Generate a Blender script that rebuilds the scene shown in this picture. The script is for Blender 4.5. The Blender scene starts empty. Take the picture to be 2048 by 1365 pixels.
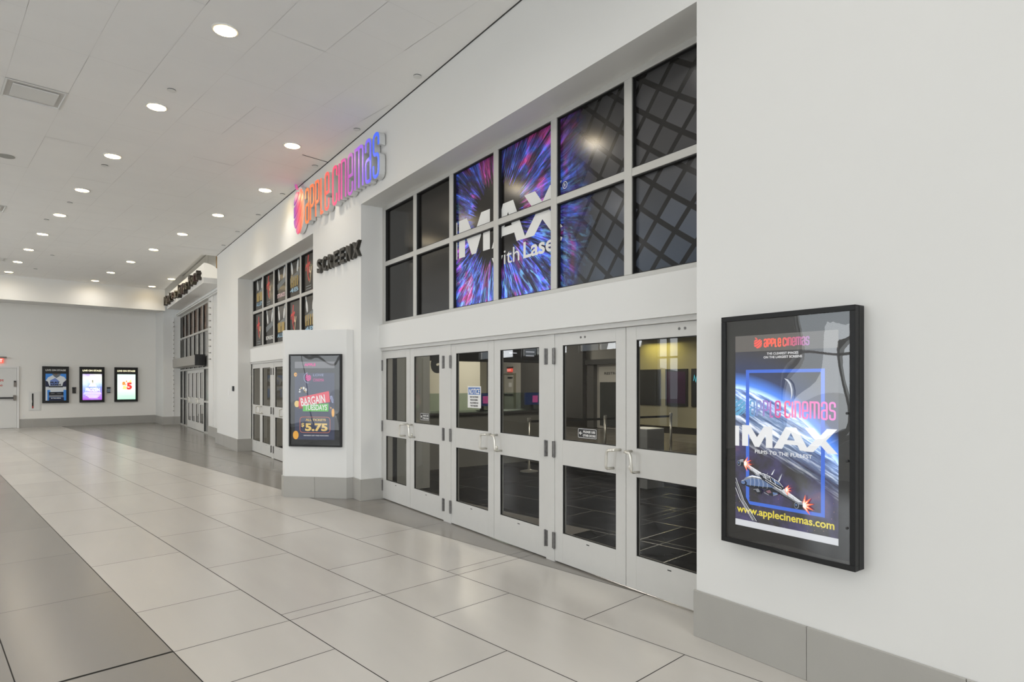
import bpy, bmesh, math, random
from mathutils import Vector, Matrix
random.seed(7)
SC = bpy.context.scene
COL = SC.collection
S, C_ = math.sin, math.cos
TAU = math.tau

# ------------------------------------------------------------------ camera, world, daylight, exposure
cd = bpy.data.cameras.new('camera'); cam = bpy.data.objects.new('camera', cd); COL.objects.link(cam)
cd.sensor_width = 36.0; cd.lens = 1255.0 / 2048 * 36.0
cd.shift_y = (766.0 - 682.5) / 2048
cam.location = (0, 0, 1.68); cam.rotation_euler = (math.pi / 2, 0, -math.radians(35.42))
cd.clip_end = 200
SC.camera = cam
SC.view_settings.view_transform = 'Standard'; SC.view_settings.look = 'None'
SC.view_settings.exposure = 0.21; SC.view_settings.gamma = 1.0; SC.view_settings.use_curve_mapping = False
SC.cycles.max_bounces = 10; SC.cycles.diffuse_bounces = 6; SC.cycles.transparent_max_bounces = 12
SC.cycles.sample_clamp_indirect = 6.0

w = bpy.data.worlds.new('sky'); SC.world = w; w.use_nodes = True
wn = w.node_tree.nodes; bg = wn['Background']
bg.inputs[0].default_value = (0.86, 0.94, 1.0, 1); bg.inputs[1].default_value = 1.75

# building axes: U runs down the concourse, V across it; the door wall stands 8.4 degrees off U
B8 = math.radians(8.38)
U = Vector((-S(B8), C_(B8), 0)); V = Vector((C_(B8), S(B8), 0)); Zv = Vector((0, 0, 1))
def uvz(u, v, z=0.0): return U * u + V * v + Zv * z

def area(name, loc, direction, sx, sy, power, col=(1, 1, 1), spread=None):
    l = bpy.data.lights.new(name, 'AREA'); l.shape = 'RECTANGLE'; l.size = sx; l.size_y = sy
    l.energy = power; l.color = col
    if spread: l.spread = spread
    o = bpy.data.objects.new(name, l); COL.objects.link(o); o.location = loc
    o.rotation_euler = Vector(direction).to_track_quat('-Z', 'Z').to_euler()
    return o
VW = -5.0                                                # the glazed side of the concourse
WIN_U = [(3.9, 8.4, .35), (12.8, 13.8, .35), (14.4, 18.0, 2.75), (18.8, 22.4, 2.75), (23.2, 26.8, 2.75)]   # from, to, sill height; high sills keep these unseen bays out of door reflections
for a_, b_, c_ in WIN_U:                                 # daylight at each window of that side
    area('daylight', uvz((a_ + b_) / 2, VW - 0.9, (c_ + 4.6) / 2), V + Zv * .22, b_ - a_, 4.6 - c_, (22 if a_ < 5 else 60) * (b_ - a_), (0.95, 0.98, 1.0))
area('daylight', uvz(-9.3, -0.5, 2.6), U, 7.5, 4.4, 400, (0.97, 0.985, 1.0))  # unseen light added behind the viewer to brighten jambs and end-facing walls

# ------------------------------------------------------------------ materials
MATS = {}
def nt(name):
    m = bpy.data.materials.new(name); m.use_nodes = True
    t = m.node_tree; t.nodes.clear()
    out = t.nodes.new('ShaderNodeOutputMaterial')
    return m, t, out
def N(t, kind, **kw):
    n = t.nodes.new(kind)
    for k, v in kw.items(): setattr(n, k, v)
    return n
def mat(name, col, rough=0.5, metal=0.0, emit=0.0, ecol=None, var=0.0, scale=4.0, bump=0.0, spec=0.5, stretch=None):
    if name in MATS: return MATS[name]
    m, t, out = nt(name); p = N(t, 'ShaderNodeBsdfPrincipled'); t.links.new(p.outputs[0], out.inputs[0])
    p.inputs['Base Color'].default_value = (*col, 1); p.inputs['Roughness'].default_value = rough
    p.inputs['Metallic'].default_value = metal; p.inputs['Specular IOR Level'].default_value = spec
    if emit:
        p.inputs['Emission Color'].default_value = (*(ecol or col), 1); p.inputs['Emission Strength'].default_value = emit
    if var or bump:
        g = N(t, 'ShaderNodeNewGeometry'); mp = N(t, 'ShaderNodeMapping')
        mp.inputs['Scale'].default_value = stretch or (1, 1, 1)
        t.links.new(g.outputs['Position'], mp.inputs[0])
        no = N(t, 'ShaderNodeTexNoise'); no.inputs['Scale'].default_value = scale; no.inputs['Detail'].default_value = 4
        t.links.new(mp.outputs[0], no.inputs[0])
        if var:
            mx = N(t, 'ShaderNodeMix', data_type='RGBA')
            mx.inputs[6].default_value = (*[c * (1 - var) for c in col], 1); mx.inputs[7].default_value = (*[min(1, c * (1 + var)) for c in col], 1)
            t.links.new(no.outputs[0], mx.inputs[0]); t.links.new(mx.outputs[2], p.inputs['Base Color'])
        if bump:
            bp = N(t, 'ShaderNodeBump'); bp.inputs['Strength'].default_value = bump; bp.inputs['Distance'].default_value = 0.004
            t.links.new(no.outputs[0], bp.inputs['Height']); t.links.new(bp.outputs[0], p.inputs['Normal'])
    MATS[name] = m
    return m
def glass(name, tint=(0.5, 0.5, 0.48), rough=0.0, refl=1.0, col=(1, 1, 1), ior=1.5):
    if name in MATS: return MATS[name]
    m, t, out = nt(name)
    tr = N(t, 'ShaderNodeBsdfTransparent'); tr.inputs[0].default_value = (*tint, 1)
    gl = N(t, 'ShaderNodeBsdfGlossy'); gl.inputs['Roughness'].default_value = rough; gl.inputs[0].default_value = (*col, 1)
    g = N(t, 'ShaderNodeNewGeometry'); vd = N(t, 'ShaderNodeVectorMath', operation='DOT_PRODUCT')
    t.links.new(g.outputs['Normal'], vd.inputs[0]); t.links.new(g.outputs['Incoming'], vd.inputs[1])
    f0 = ((ior - 1) / (ior + 1)) ** 2 * 1.9                # both faces of the sheet reflect
    gz = math_n(t, 'POWER', math_n(t, 'SUBTRACT', 1.0, math_n(t, 'ABSOLUTE', vd.outputs['Value']), clamp=True), 5.0)
    ff = math_n(t, 'MULTIPLY', math_n(t, 'MULTIPLY_ADD', gz, 1 - f0, f0), refl, clamp=True)
    mx = N(t, 'ShaderNodeMixShader'); t.links.new(ff, mx.inputs[0])
    t.links.new(tr.outputs[0], mx.inputs[1]); t.links.new(gl.outputs[0], mx.inputs[2]); t.links.new(mx.outputs[0], out.inputs[0])
    MATS[name] = m
    return m
def ramp(t, stops, interp='LINEAR'):
    r = N(t, 'ShaderNodeValToRGB'); e = r.color_ramp.elements; r.color_ramp.interpolation = interp
    while len(e) < len(stops): e.new(0.5)
    for i, (p, c) in enumerate(stops):
        e[i].position = p; e[i].color = (*c, 1)
    return r
def math_n(t, op, a, b=None, c=None, clamp=False):
    n = N(t, 'ShaderNodeMath', operation=op); n.use_clamp = clamp
    for i, x in enumerate((a, b, c)):
        if x is None: continue
        if isinstance(x, (int, float)): n.inputs[i].default_value = x
        else: t.links.new(x, n.inputs[i])
    return n.outputs[0]
def pos_yz(t):
    g = N(t, 'ShaderNodeNewGeometry'); s = N(t, 'ShaderNodeSeparateXYZ'); t.links.new(g.outputs['Position'], s.inputs[0])
    return g, s
def mixc(t, f, a, b, mode='MIX'):
    n = N(t, 'ShaderNodeMix', data_type='RGBA'); n.blend_type = mode
    for i, x in ((0, f), (6, a), (7, b)):
        if isinstance(x, (int, float)): n.inputs[i].default_value = x
        elif isinstance(x, tuple): n.inputs[i].default_value = (*x, 1)
        else: t.links.new(x, n.inputs[i])
    return n.outputs[2]

def gradient_mat(name, y0, y1, stops, emit=0.0, rough=0.35):
    """colour that changes along the sign (world Y from y0 to y1), as printed on its face"""
    if name in MATS: return MATS[name]
    m, t, out = nt(name); p = N(t, 'ShaderNodeBsdfPrincipled'); t.links.new(p.outputs[0], out.inputs[0])
    g, s = pos_yz(t)
    f = math_n(t, 'DIVIDE', math_n(t, 'SUBTRACT', s.outputs[1], y0), y1 - y0, clamp=True)
    r = ramp(t, stops); t.links.new(f, r.inputs[0])
    t.links.new(r.outputs[0], p.inputs['Base Color']); p.inputs['Roughness'].default_value = rough
    if emit:
        t.links.new(r.outputs[0], p.inputs['Emission Color']); p.inputs['Emission Strength'].default_value = emit
    MATS[name] = m
    return m

def tile_mat(name, col, rough, var):
    """porcelain floor tile: faint cloudy streaks, every tile a slightly different tone"""
    m, t, out = nt(name); p = N(t, 'ShaderNodeBsdfPrincipled'); t.links.new(p.outputs[0], out.inputs[0])
    g = N(t, 'ShaderNodeNewGeometry'); mp = N(t, 'ShaderNodeMapping'); mp.inputs['Rotation'].default_value = (0, 0, -B8); mp.inputs['Scale'].default_value = (2.4, 0.5, 1)
    t.links.new(g.outputs['Position'], mp.inputs[0])
    no = N(t, 'ShaderNodeTexNoise'); no.inputs['Scale'].default_value = 1.5; no.inputs['Detail'].default_value = 3; no.inputs['Roughness'].default_value = 0.45
    t.links.new(mp.outputs[0], no.inputs[0])
    f = math_n(t, 'MULTIPLY_ADD', g.outputs['Random Per Island'], 0.35, math_n(t, 'MULTIPLY', no.outputs[0], 0.65))
    c = mixc(t, f, tuple(x * (1 - var) for x in col), tuple(x * (1 + var) for x in col))
    t.links.new(c, p.inputs['Base Color'])
    p.inputs['Roughness'].default_value = rough
    MATS[name] = m
    return m

WHITE = mat('white_wall_paint', (0.735, 0.735, 0.72), 0.55, var=0.015, scale=1.2, bump=0.04)
TRIMW = mat('white_gloss_paint', (0.80, 0.795, 0.78), 0.4)
DOORP = mat('grey_white_door_paint', (0.61, 0.605, 0.585), 0.42, var=0.03, scale=9)
ALU = mat('silver_window_metal', (0.55, 0.545, 0.52), 0.42, 0.25, var=0.04, scale=6)
STEEL = mat('brushed_steel', (0.78, 0.76, 0.70), 0.28, 0.85)
HINGE = mat('worn_hinge_steel', (0.16, 0.155, 0.15), 0.4, 0.7, var=0.5, scale=40)
BLACK = mat('black_metal', (0.012, 0.012, 0.013), 0.35)
GASK = mat('black_rubber', (0.01, 0.01, 0.01), 0.6)
LIGHTT = tile_mat('pale_floor_tile', (0.525, 0.502, 0.468), 0.24, 0.10)
DARKT = tile_mat('grey_floor_tile', (0.235, 0.222, 0.203), 0.22, 0.08)
GROUT = mat('dark_grout', (0.03, 0.027, 0.024), 0.8)
BASE = mat('grey_base_tile', (0.38, 0.37, 0.345), 0.35, var=0.07, scale=3)
CEILT = mat('ceiling_tile', (0.86, 0.855, 0.84), 0.85, var=0.03, scale=2.2, bump=0.1)
CEILJ = mat('ceiling_joint', (0.62, 0.61, 0.59), 0.9)
CEILD = mat('ceiling_gap_shade', (0.05, 0.05, 0.05), 0.9)  # near-black colour standing for the shade inside gaps
DGLASS = glass('tinted_door_glass', (0.47, 0.47, 0.45), refl=.55)
CGLASS = glass('clear_cover_sheet', (0.97, 0.97, 0.97), refl=1.25)
def emis(name, col, s=1.0): return mat(name, tuple(c * 0.25 for c in col), 0.5, emit=s, ecol=col)

# ------------------------------------------------------------------ mesh helpers
class MB:
    """collects shapes in world space; build() links them as ONE mesh object"""
    def __init__(self): self.v = []; self.f = []; self.m = []; self.mats = []
    def mi(self, m):
        if m is None: return 0
        if m not in self.mats: self.mats.append(m)
        return self.mats.index(m)
    def add(self, vs, fs, m=None):
        o = len(self.v); k = self.mi(m)
        self.v += [Vector(x) for x in vs]
        for f in fs: self.f.append([o + i for i in f]); self.m.append(k)
        return self
    def box(self, a, b, m=None):
        x0, x1 = sorted((a[0], b[0])); y0, y1 = sorted((a[1], b[1])); z0, z1 = sorted((a[2], b[2]))
        vs = [(x, y, z) for z in (z0, z1) for y in (y0, y1) for x in (x0, x1)]
        return self.add(vs, [(0, 2, 3, 1), (4, 5, 7, 6), (0, 1, 5, 4), (2, 6, 7, 3), (0, 4, 6, 2), (1, 3, 7, 5)], m)
    def prism(self, poly, d, m=None, cap=True):
        """poly: 3-D points of a planar outline, d: extrusion vector"""
        n = len(poly); p = [Vector(x) for x in poly]; q = [x + Vector(d) for x in p]
        nrm = Vector((0, 0, 0))
        for i in range(n): nrm += p[i].cross(p[(i + 1) % n])
        if nrm.dot(Vector(d)) > 0: p.reverse(); q.reverse()
        fs = [(i, i + n, (i + 1) % n + n, (i + 1) % n) for i in range(n)]
        if cap: fs += [tuple(range(n)), tuple(range(2 * n - 1, n - 1, -1))]
        return self.add(p + q, fs, m)
    def slab(self, outline, z0, z1, m=None):
        return self.prism([(x, y, z0) for x, y in outline], (0, 0, z1 - z0), m)
    def obox(self, o, ax, ay, az, m=None):
        o, ax, ay, az = map(Vector, (o, ax, ay, az))
        return self.prism([o, o + ax, o + ax + ay, o + ay], az, m)
    def tube(self, pts, r, n=10, m=None, caps=True):
        pts = [Vector(p) for p in pts]; rings = []; up = None
        for i, p in enumerate(pts):
            d = (pts[min(i + 1, len(pts) - 1)] - pts[max(i - 1, 0)]).normalized()
            if up is None: up = d.orthogonal().normalized()
            up = (up - d * up.dot(d)).normalized(); s = d.cross(up)
            rings.append([p + up * (r * C_(TAU * k / n)) + s * (r * S(TAU * k / n)) for k in range(n)])
        vs = [x for R in rings for x in R]
        fs = [(i * n + k, i * n + (k + 1) % n, (i + 1) * n + (k + 1) % n, (i + 1) * n + k) for i in range(len(pts) - 1) for k in range(n)]
        if caps: fs += [tuple(range(n - 1, -1, -1)), tuple((len(pts) - 1) * n + k for k in range(n))]
        return self.add(vs, fs, m)
    def lathe(self, c, axis, prof, n=24, m=None):
        """prof: (radius, distance along axis) pairs"""
        c = Vector(c); a = Vector(axis).normalized(); e1 = a.orthogonal().normalized(); e2 = a.cross(e1)
        vs = []
        for r, h in prof: vs += [c + a * h + e1 * (r * C_(TAU * k / n)) + e2 * (r * S(TAU * k / n)) for k in range(n)]
        fs = [(i * n + k, i * n + (k + 1) % n, (i + 1) * n + (k + 1) % n, (i + 1) * n + k) for i in range(len(prof) - 1) for k in range(n)]
        fs.append(tuple((len(prof) - 1) * n + k for k in range(n))); fs.append(tuple(range(n - 1, -1, -1)))
        return self.add(vs, fs, m)
    def build(self, name, m=None, parent=None, bevel=0.0, smooth=False):
        me = bpy.data.meshes.new(name)
        off = Vector((0, 0, 0))
        if parent is not None: off = world_loc(parent)
        me.from_pydata([tuple(x - off) for x in self.v], [], self.f); me.update()
        for mm in ([m] if (m and not self.mats) else self.mats): me.materials.append(mm)
        if self.mats:
            for p, k in zip(me.polygons, self.m): p.material_index = k
        bm = bmesh.new(); bm.from_mesh(me)
        bmesh.ops.recalc_face_normals(bm, faces=bm.faces) if smooth != 'flat' else None
        bm.to_mesh(me); bm.free()
        o = bpy.data.objects.new(name, me); COL.objects.link(o)
        if parent is not None: o.parent = parent
        if smooth is True:
            for p in me.polygons: p.use_smooth = True
        if bevel:
            b = o.modifiers.new('bevel', 'BEVEL'); b.width = bevel; b.segments = 2; b.limit_method = 'ANGLE'
        return o
def world_loc(o):
    p = Vector((0, 0, 0))
    while o is not None: p += o.location; o = o.parent
    return p
def tag(o, label, cat, group=None, kind=None):
    o['label'] = label; o['category'] = cat
    if group: o['group'] = group
    if kind: o['kind'] = kind
    return o
def thing(name, label, cat, loc=(0, 0, 0), group=None, kind=None):
    o = bpy.data.objects.new(name, None); COL.objects.link(o); o.location = loc; o.empty_display_size = 0.1
    return tag(o, label, cat, group, kind)
def copy_thing(root, loc, label):
    c = root.copy(); COL.objects.link(c); c.location = loc; c['label'] = label
    for ch in root.children:
        d = ch.copy(); COL.objects.link(d); d.parent = c
        for g in ch.children:
            e = g.copy(); COL.objects.link(e); e.parent = d
    return c

_txt = {}
def text2d(s, bold=0.0, shear=0.0):
    """outline of a line of lettering as flat 2-D faces, height of capitals = 1, left end at x = 0"""
    key = (s, bold, shear)
    if key in _txt: return _txt[key]
    cu = bpy.data.curves.new('t', 'FONT'); cu.body = s; cu.offset = bold; cu.shear = shear; cu.resolution_u = 4
    ob = bpy.data.objects.new('t', cu); COL.objects.link(ob)
    dg = bpy.context.evaluated_depsgraph_get(); me = bpy.data.meshes.new_from_object(ob.evaluated_get(dg))
    vs = [(v.co.x, v.co.y) for v in me.vertices]; fs = [tuple(p.vertices) for p in me.polygons]
    bpy.data.objects.remove(ob); bpy.data.curves.remove(cu); bpy.data.meshes.remove(me)
    x0 = min(v[0] for v in vs); x1 = max(v[0] for v in vs); k = 1 / 0.73
    vs = [((x - x0) * k, y * k) for x, y in vs]
    _txt[key] = (vs, fs, (x1 - x0) * k)
    return _txt[key]

class Art:
    """flat picture on a plane: origin o, r to the right, u up, n out of the plane; every layer sits a little prouder"""
    def __init__(self, o, r, u, n, step=0.0006): self.o, self.r, self.u, self.n = Vector(o), Vector(r), Vector(u), Vector(n); self.step = step; self.k = 0; self.mb = MB()
    def P(self, x, y, h): return self.o + self.r * x + self.u * y + self.n * h
    def face(self, vs, fs, m):
        self.k += 1; h = self.k * self.step
        P = [self.P(x, y, h) for x, y in vs]
        if fs:
            a, b, c = [P[i] for i in fs[0][:3]]
            if (b - a).cross(c - a).dot(self.n) < 0: fs = [tuple(reversed(f)) for f in fs]
        self.mb.add(P, fs, m)
    def poly(self, pts, m):
        ar = sum(pts[i][0] * pts[(i + 1) % len(pts)][1] - pts[(i + 1) % len(pts)][0] * pts[i][1] for i in range(len(pts)))
        if ar < 0: pts = pts[::-1]
        self.k += 1; h = self.k * self.step
        self.mb.add([self.P(x, y, h) for x, y in pts], [tuple(range(len(pts)))], m)
    def rect(self, x0, y0, x1, y1, m): self.poly([(x0, y0), (x1, y0), (x1, y1), (x0, y1)], m)
    def ellipse(self, cx, cy, rx, ry, m, a0=0, a1=TAU, n=28):
        pts = [(cx + rx * C_(a0 + (a1 - a0) * i / n), cy + ry * S(a0 + (a1 - a0) * i / n)) for i in range(n + (a1 - a0 < TAU - 1e-3))]
        self.poly(pts, m)
    def stroke(self, pts, w, m):
        """a line of even width through the points, mitred"""
        L, R = ribbon(pts, w); n = len(pts)
        vs = L + R; fs = [(i, i + 1, n + i + 1, n + i) for i in range(n - 1)]
        self.face(vs, fs, m)
    def text(self, s, x0, y0, x1, h, m, bold=0.0, shear=0.0, rot=0.0, align=None):
        """lettering from x0 to x1 (stretched to fit), capitals h high, foot at y0"""
        heavy = bold if 'M' in s else 0
        vs, fs, wd = text2d(s, 0 if heavy else bold, shear)
        kx = (x1 - x0) / wd if x1 is not None else h
        cr, sr = C_(rot), S(rot)
        for dx, dy in (((0, 0), (1, 0), (-1, 0), (0, 1), (0, -1)) if heavy else ((0, 0),)):   # struck several times to thicken
            vv = [(x0 + (x * kx + dx * heavy * h) * cr - (y + dy * heavy) * h * sr, y0 + (x * kx + dx * heavy * h) * sr + (y + dy * heavy) * h * cr) for x, y in vs]
            self.k -= .85 if (dx or dy) else 0
            self.face(vv, fs, m)
    def build(self, name, parent=None): return self.mb.build(name, None, parent, smooth='flat')

def ribbon(pts, w):
    n = len(pts); L = []; R = []
    closed = (abs(pts[0][0] - pts[-1][0]) + abs(pts[0][1] - pts[-1][1])) < 1e-9
    for i in range(n):
        a = Vector(pts[i - 1] if i else (pts[-2] if closed else pts[0])); b = Vector(pts[i]); c = Vector(pts[i + 1] if i < n - 1 else (pts[1] if closed else pts[-1]))
        d1 = (b - a).normalized() if (b - a).length > 1e-9 else (c - b).normalized(); d2 = (c - b).normalized() if (c - b).length > 1e-9 else d1
        t = (d1 + d2); t = t.normalized() if t.length > 1e-6 else d1
        nn = Vector((-t.y, t.x)); k = w / 2 / max(0.35, nn.dot(Vector((-d1.y, d1.x))))
        L.append(tuple(b + nn * k)); R.append(tuple(b - nn * k))
    return L, R
def roundpath(pts, r, n=5):
    """polyline with rounded corners: corner points flagged by a third entry"""
    out = []
    for i, p in enumerate(pts):
        if len(p) > 2 and 0 < i < len(pts) - 1:
            b = Vector(p[:2]); a = Vector(pts[i - 1][:2]); c = Vector(pts[i + 1][:2])
            rr = min(r, (a - b).length * 0.49, (c - b).length * 0.49)
            p0 = b + (a - b).normalized() * rr; p1 = b + (c - b).normalized() * rr
            for k in range(n + 1):
                t = k / n; out.append(tuple(p0 * (1 - t) ** 2 + b * 2 * t * (1 - t) + p1 * t * t))
        else: out.append(tuple(p[:2]))
    return out

# narrow rounded lettering of the cinema's name: strokes in a box 0..1 by 0..1, 'r' marks a rounded corner
q = 1
GL = {'a': (1, [[(0, .74), (0, 1, q), (1, 1, q), (1, 0)], [(1, .53), (0, .53, q), (0, 0, q), (1, 0)]]),
      'p': (1, [[(0, 0), (0, 1), (1, 1, q), (1, .40, q), (0, .40)]]),
      'l': (.6, [[(0, 1), (0, 0), (.62, 0)]]),
      'e': (1, [[(0, .46), (1, .46), (1, 1, q), (0, 1, q), (0, 0, q), (1, 0, q), (1, .28)]]),
      'c': (1, [[(1, .74), (1, 1, q), (0, 1, q), (0, 0, q), (1, 0, q), (1, .26)]]),
      'i': (0.02, [[(0, 0), (0, 1)]]),
      'n': (1, [[(0, 0), (0, 1), (1, 1, q), (1, 0)]]),
      'm': (1.75, [[(0, 0), (0, 1), (1.75, 1, q), (1.75, 0)], [(.875, 0), (.875, 1)]]),
      's': (1, [[(1, .72), (1, 1, q), (0, 1, q), (0, .52, q), (1, .52, q), (1, 0, q), (0, 0, q), (0, .28)]])}
def glyph(ch, x, y, w, h, sw):
    """centre-line paths of a letter"""
    wf, paths = GL[ch]
    return wf * w, [roundpath([(x + pt[0] * w, y + sw / 2 + pt[1] * (h - sw), *pt[2:]) for pt in p], w * 0.5) for p in paths]
def name_paths(x0, x1, y, h, sw, s='apple cinemas', gap=None):
    tot = 0
    g = 0.62
    for ch in s: tot += (0.55 if ch == ' ' else GL[ch][0] + g)
    k = (x1 - x0 - sw) / (tot - g); x = x0 + sw / 2; out = []
    for ch in s:
        if ch == ' ': x += 0.55 * k; continue
        wd, ps = glyph(ch, x, y, k, h, sw); out.append((ch, ps)); x += wd + g * k
    return out
def apple_bands(cx, cy, rx, ry, n=5):
    """striped round emblem: slanting bowed bands cut to a heart-like disc, and a leaf on top"""
    res = []
    for b in range(n):
        lo = []; hi = []
        for i in range(15):
            x = -1 + 2 * i / 14
            lim = math.sqrt(max(0, 1 - x * x)); top = lim * (1 - 0.20 * math.exp(-(x / 0.35) ** 2)); bot = -lim * (0.92 + 0.16 * math.exp(-(x / 0.5) ** 2))
            base = -1.45 + 2.9 * b / n + 0.70 * x - 0.30 * (1 - x * x) + 0.10
            a = max(bot, min(top, base + 0.06)); c = max(bot, min(top, base + 2.9 / n - 0.06))
            if c - a > 0.02: lo.append((cx + rx * x, cy + ry * a)); hi.append((cx + rx * x, cy + ry * c))
        if len(lo) > 2: res.append(lo + hi[::-1])
    res.append([(cx - rx * .75, cy + ry * 1.28), (cx - rx * .35, cy + ry * 1.2), (cx - rx * .08, cy + ry * .92), (cx - rx * .5, cy + ry * 1.0)])
    return res
IMAXG = {'I': [[(0, 0), (1, 0), (1, 1), (0, 1)]],
         'M': [[(0, 0), (0, 1), (.27, 1), (.5, .46), (.73, 1), (1, 1), (1, 0), (.79, 0), (.79, .6), (.57, 0), (.43, 0), (.21, .6), (.21, 0)]],
         'A': [[(0, 0), (.35, 1), (.5, 1), (.5, .76), (.39, .42), (.32, .22), (.25, 0)], [(1, 0), (.65, 1), (.5, 1), (.5, .76), (.61, .42), (.68, .22), (.75, 0)], [(.32, .22), (.39, .42), (.61, .42), (.68, .22)]],
         'X': [[(0, 0), (.34, .5), (.02, 1), (.31, 1), (.5, .7), (.69, 1), (.98, 1), (.66, .5), (1, 0), (.71, 0), (.5, .31), (.29, 0)]]}
def imax(art, ch, x0, x1, y0, y1, m):
    k = art.k
    for poly in IMAXG[ch]:
        art.k = k; art.poly([(x0 + (x1 - x0) * a, y0 + (y1 - y0) * b) for a, b in poly], m)

# planes pictures sit on
WR = (Vector((0, -1, 0)), Zv, Vector((-1, 0, 0)))       # the door wall, seen from the concourse
# ------------------------------------------------------------------ the setting
XW, ZC = 3.415, 5.20            # face of the door wall, ceiling height
O1 = (2.685, 8.50); O2 = (10.62, 16.31); YEND = 18.88
ZSOF, ZB0, ZB1 = 4.214, 2.18, 2.51
SH = 7.82                        # second entrance is the first one again, this much further on

# floor: one mesh of tiles with grout between, dark - pale - dark lengthwise bands
fl = MB()
fl.add([tuple(uvz(u, v, -0.004)) for u, v in ((-9.5, VW), (31, VW), (31, 9.5), (-9.5, 9.5))], [(0, 1, 2, 3)], GROUT)
fl.add([tuple(uvz(u, v, -0.3)) for u, v in ((-9.5, VW), (31, VW), (31, 9.5), (-9.5, 9.5))], [(0, 3, 2, 1)], GROUT)
rows = [VW + 0.002] + [0.423 - 0.762 * k for k in range(6, 0, -1)] + [0.423, 1.185, 1.935, 2.70, 3.45, 4.205] + [4.205 + 0.76 * k for k in range(1, 8)]
rows = sorted(r for r in rows if r >= VW)
def joints(v):
    ph = {1.185: 3.63, 1.935: 2.86, 2.70: 3.63, 3.45: 2.86, 0.423: 2.73}.get(round(v, 3), 2.86 + (int(abs(v) * 10) % 2) * 0.78)
    js = [ph + 1.572 * k for k in range(-9, 20)] + [4.285, 4.285 + 12.6, 4.285 - 12.6]
    js = sorted(j for j in js if -9.5 < j < 31)
    return [-9.5] + js + [31]
for r0, r1 in zip(rows[:-1], rows[1:]):
    if r1 - r0 < 0.05: continue
    m = LIGHTT if 1.18 < r0 < 4.2 else DARKT
    js = joints(r0)
    for a_, b_ in zip(js[:-1], js[1:]):
        g = 0.0033
        if b_ - a_ < 0.02: continue
        fl.add([tuple(uvz(u, v, 0)) for u, v in ((a_ + g, r0 + g), (b_ - g, r0 + g), (b_ - g, r1 - g), (a_ + g, r1 - g))], [(0, 1, 2, 3)], m)
fo = fl.build('floor', smooth='flat'); tag(fo, 'large-format tiled floor, a pale band between two grey bands', 'floor', kind='structure')

# ceiling of square tiles, open over the far sign
ce = MB()
XP, YP = 3.03, 18.95             # corner of the raised pocket over the far sign
def cq(x0, y0, x1, y1, z=ZC + 0.006): ce.add([(x0, y0, z), (x1, y0, z), (x1, y1, z), (x0, y1, z)], [(3, 2, 1, 0)], CEILJ)
cq(-10, -10, XP, 30.5); cq(XP, -10, 6, YP)
for i in range(-16, 46):
    for j in range(-10, 9):
        u0 = 0.688 + 0.6115 * i; v0 = 0.791 + 0.5975 * j
        c = uvz(u0 + .3, v0 + .3)
        pts = [uvz(u, v) for u, v in ((u0, v0), (u0 + .6115, v0), (u0 + .6115, v0 + .5975), (u0, v0 + .5975))]
        if max(p.x for p in pts) > XP and max(p.y for p in pts) > YP: 
            if min(p.x for p in pts) > XP and min(p.y for p in pts) > YP: continue
            if c.x > XP - 0.25 and c.y > YP - 0.25: continue
        if min(p.x for p in pts) > XW: continue
        if i == 14 and j == 0 or (i, j) == (25, 0) or (i, j) == (36, 1): continue     # diffuser openings
        g = 0.0007 + 0.0016 * (random.random() < 0.14) ; g2 = 0.0003 + 0.0008 * (random.random() < 0.10)
        dz = random.choice((0, 0, 0, 0, 0.0015)); sx = random.uniform(-.0009, .0009)
        ce.add([tuple(uvz(u0 + g2, v0 + g, ZC + dz)), tuple(uvz(u0 + .6115 - g2, v0 + g, ZC + dz + sx)), tuple(uvz(u0 + .6115 - g2, v0 + .5975 - g, ZC + dz + sx)), tuple(uvz(u0 + g2, v0 + .5975 - g, ZC + dz))], [(3, 2, 1, 0)], CEILT)
# plaster strip along the pocket's lip and the pocket itself
ce.add([(XP - .8, YP - .8, ZC - .004), (XP, YP, ZC - .004), (XP, 27.4, ZC - .004), (XP - .8, 27.4, ZC - .004)], [(3, 2, 1, 0)], CEILT)
ce.add([(XP - .8, YP - .8, ZC - .004), (4.2, YP - .8, ZC - .004), (4.2, YP, ZC - .004), (XP, YP, ZC - .004)], [(3, 2, 1, 0)], CEILT)
for x0, y0, x1, y1 in ((XP, YP, XP, 27.4), (XP, YP, 4.2, YP)):
    ce.add([(x0, y0, ZC - .004), (x1, y1, ZC - .004), (x1, y1, 5.85), (x0, y0, 5.85)], [(0, 1, 2, 3)], TRIMW)
ce.add([(XP, YP, 5.85), (4.2, YP, 5.85), (4.2, 30, 5.85), (XP, 30, 5.85)], [(3, 2, 1, 0)], TRIMW)
ce.add([(XP, 27.3, 4.62), (4.2, 27.3, 4.62), (4.2, 27.3, 5.85), (XP, 27.3, 5.85)], [(0, 1, 2, 3)], TRIMW); ce.add([(4.0, YP, ZC), (4.0, 30, ZC), (4.0, 30, 5.86), (4.0, YP, 5.86)], [(0, 1, 2, 3)], TRIMW)
co = ce.build('ceiling', smooth='flat'); tag(co, 'suspended ceiling of square off-white tiles with hairline joints', 'ceiling', kind='structure')

# the door wall
wr = MB()
wr.box((XW, -9, 0), (XW + .75, O1[0], ZC)); wr.box((XW, O1[0], ZSOF), (XW + .45, O1[1], ZC)); wr.box((XW, O1[1], 0), (XW + .55, O2[0], ZC))
wr.box((XW, O2[0], ZSOF), (XW + .45, O2[1], ZC)); wr.box((XW, O2[1], 0), (XW + .38, YEND, ZC))
for a_, b_ in (O1, O2): wr.box((3.69, a_, ZB0), (3.95, b_, ZB1))
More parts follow.
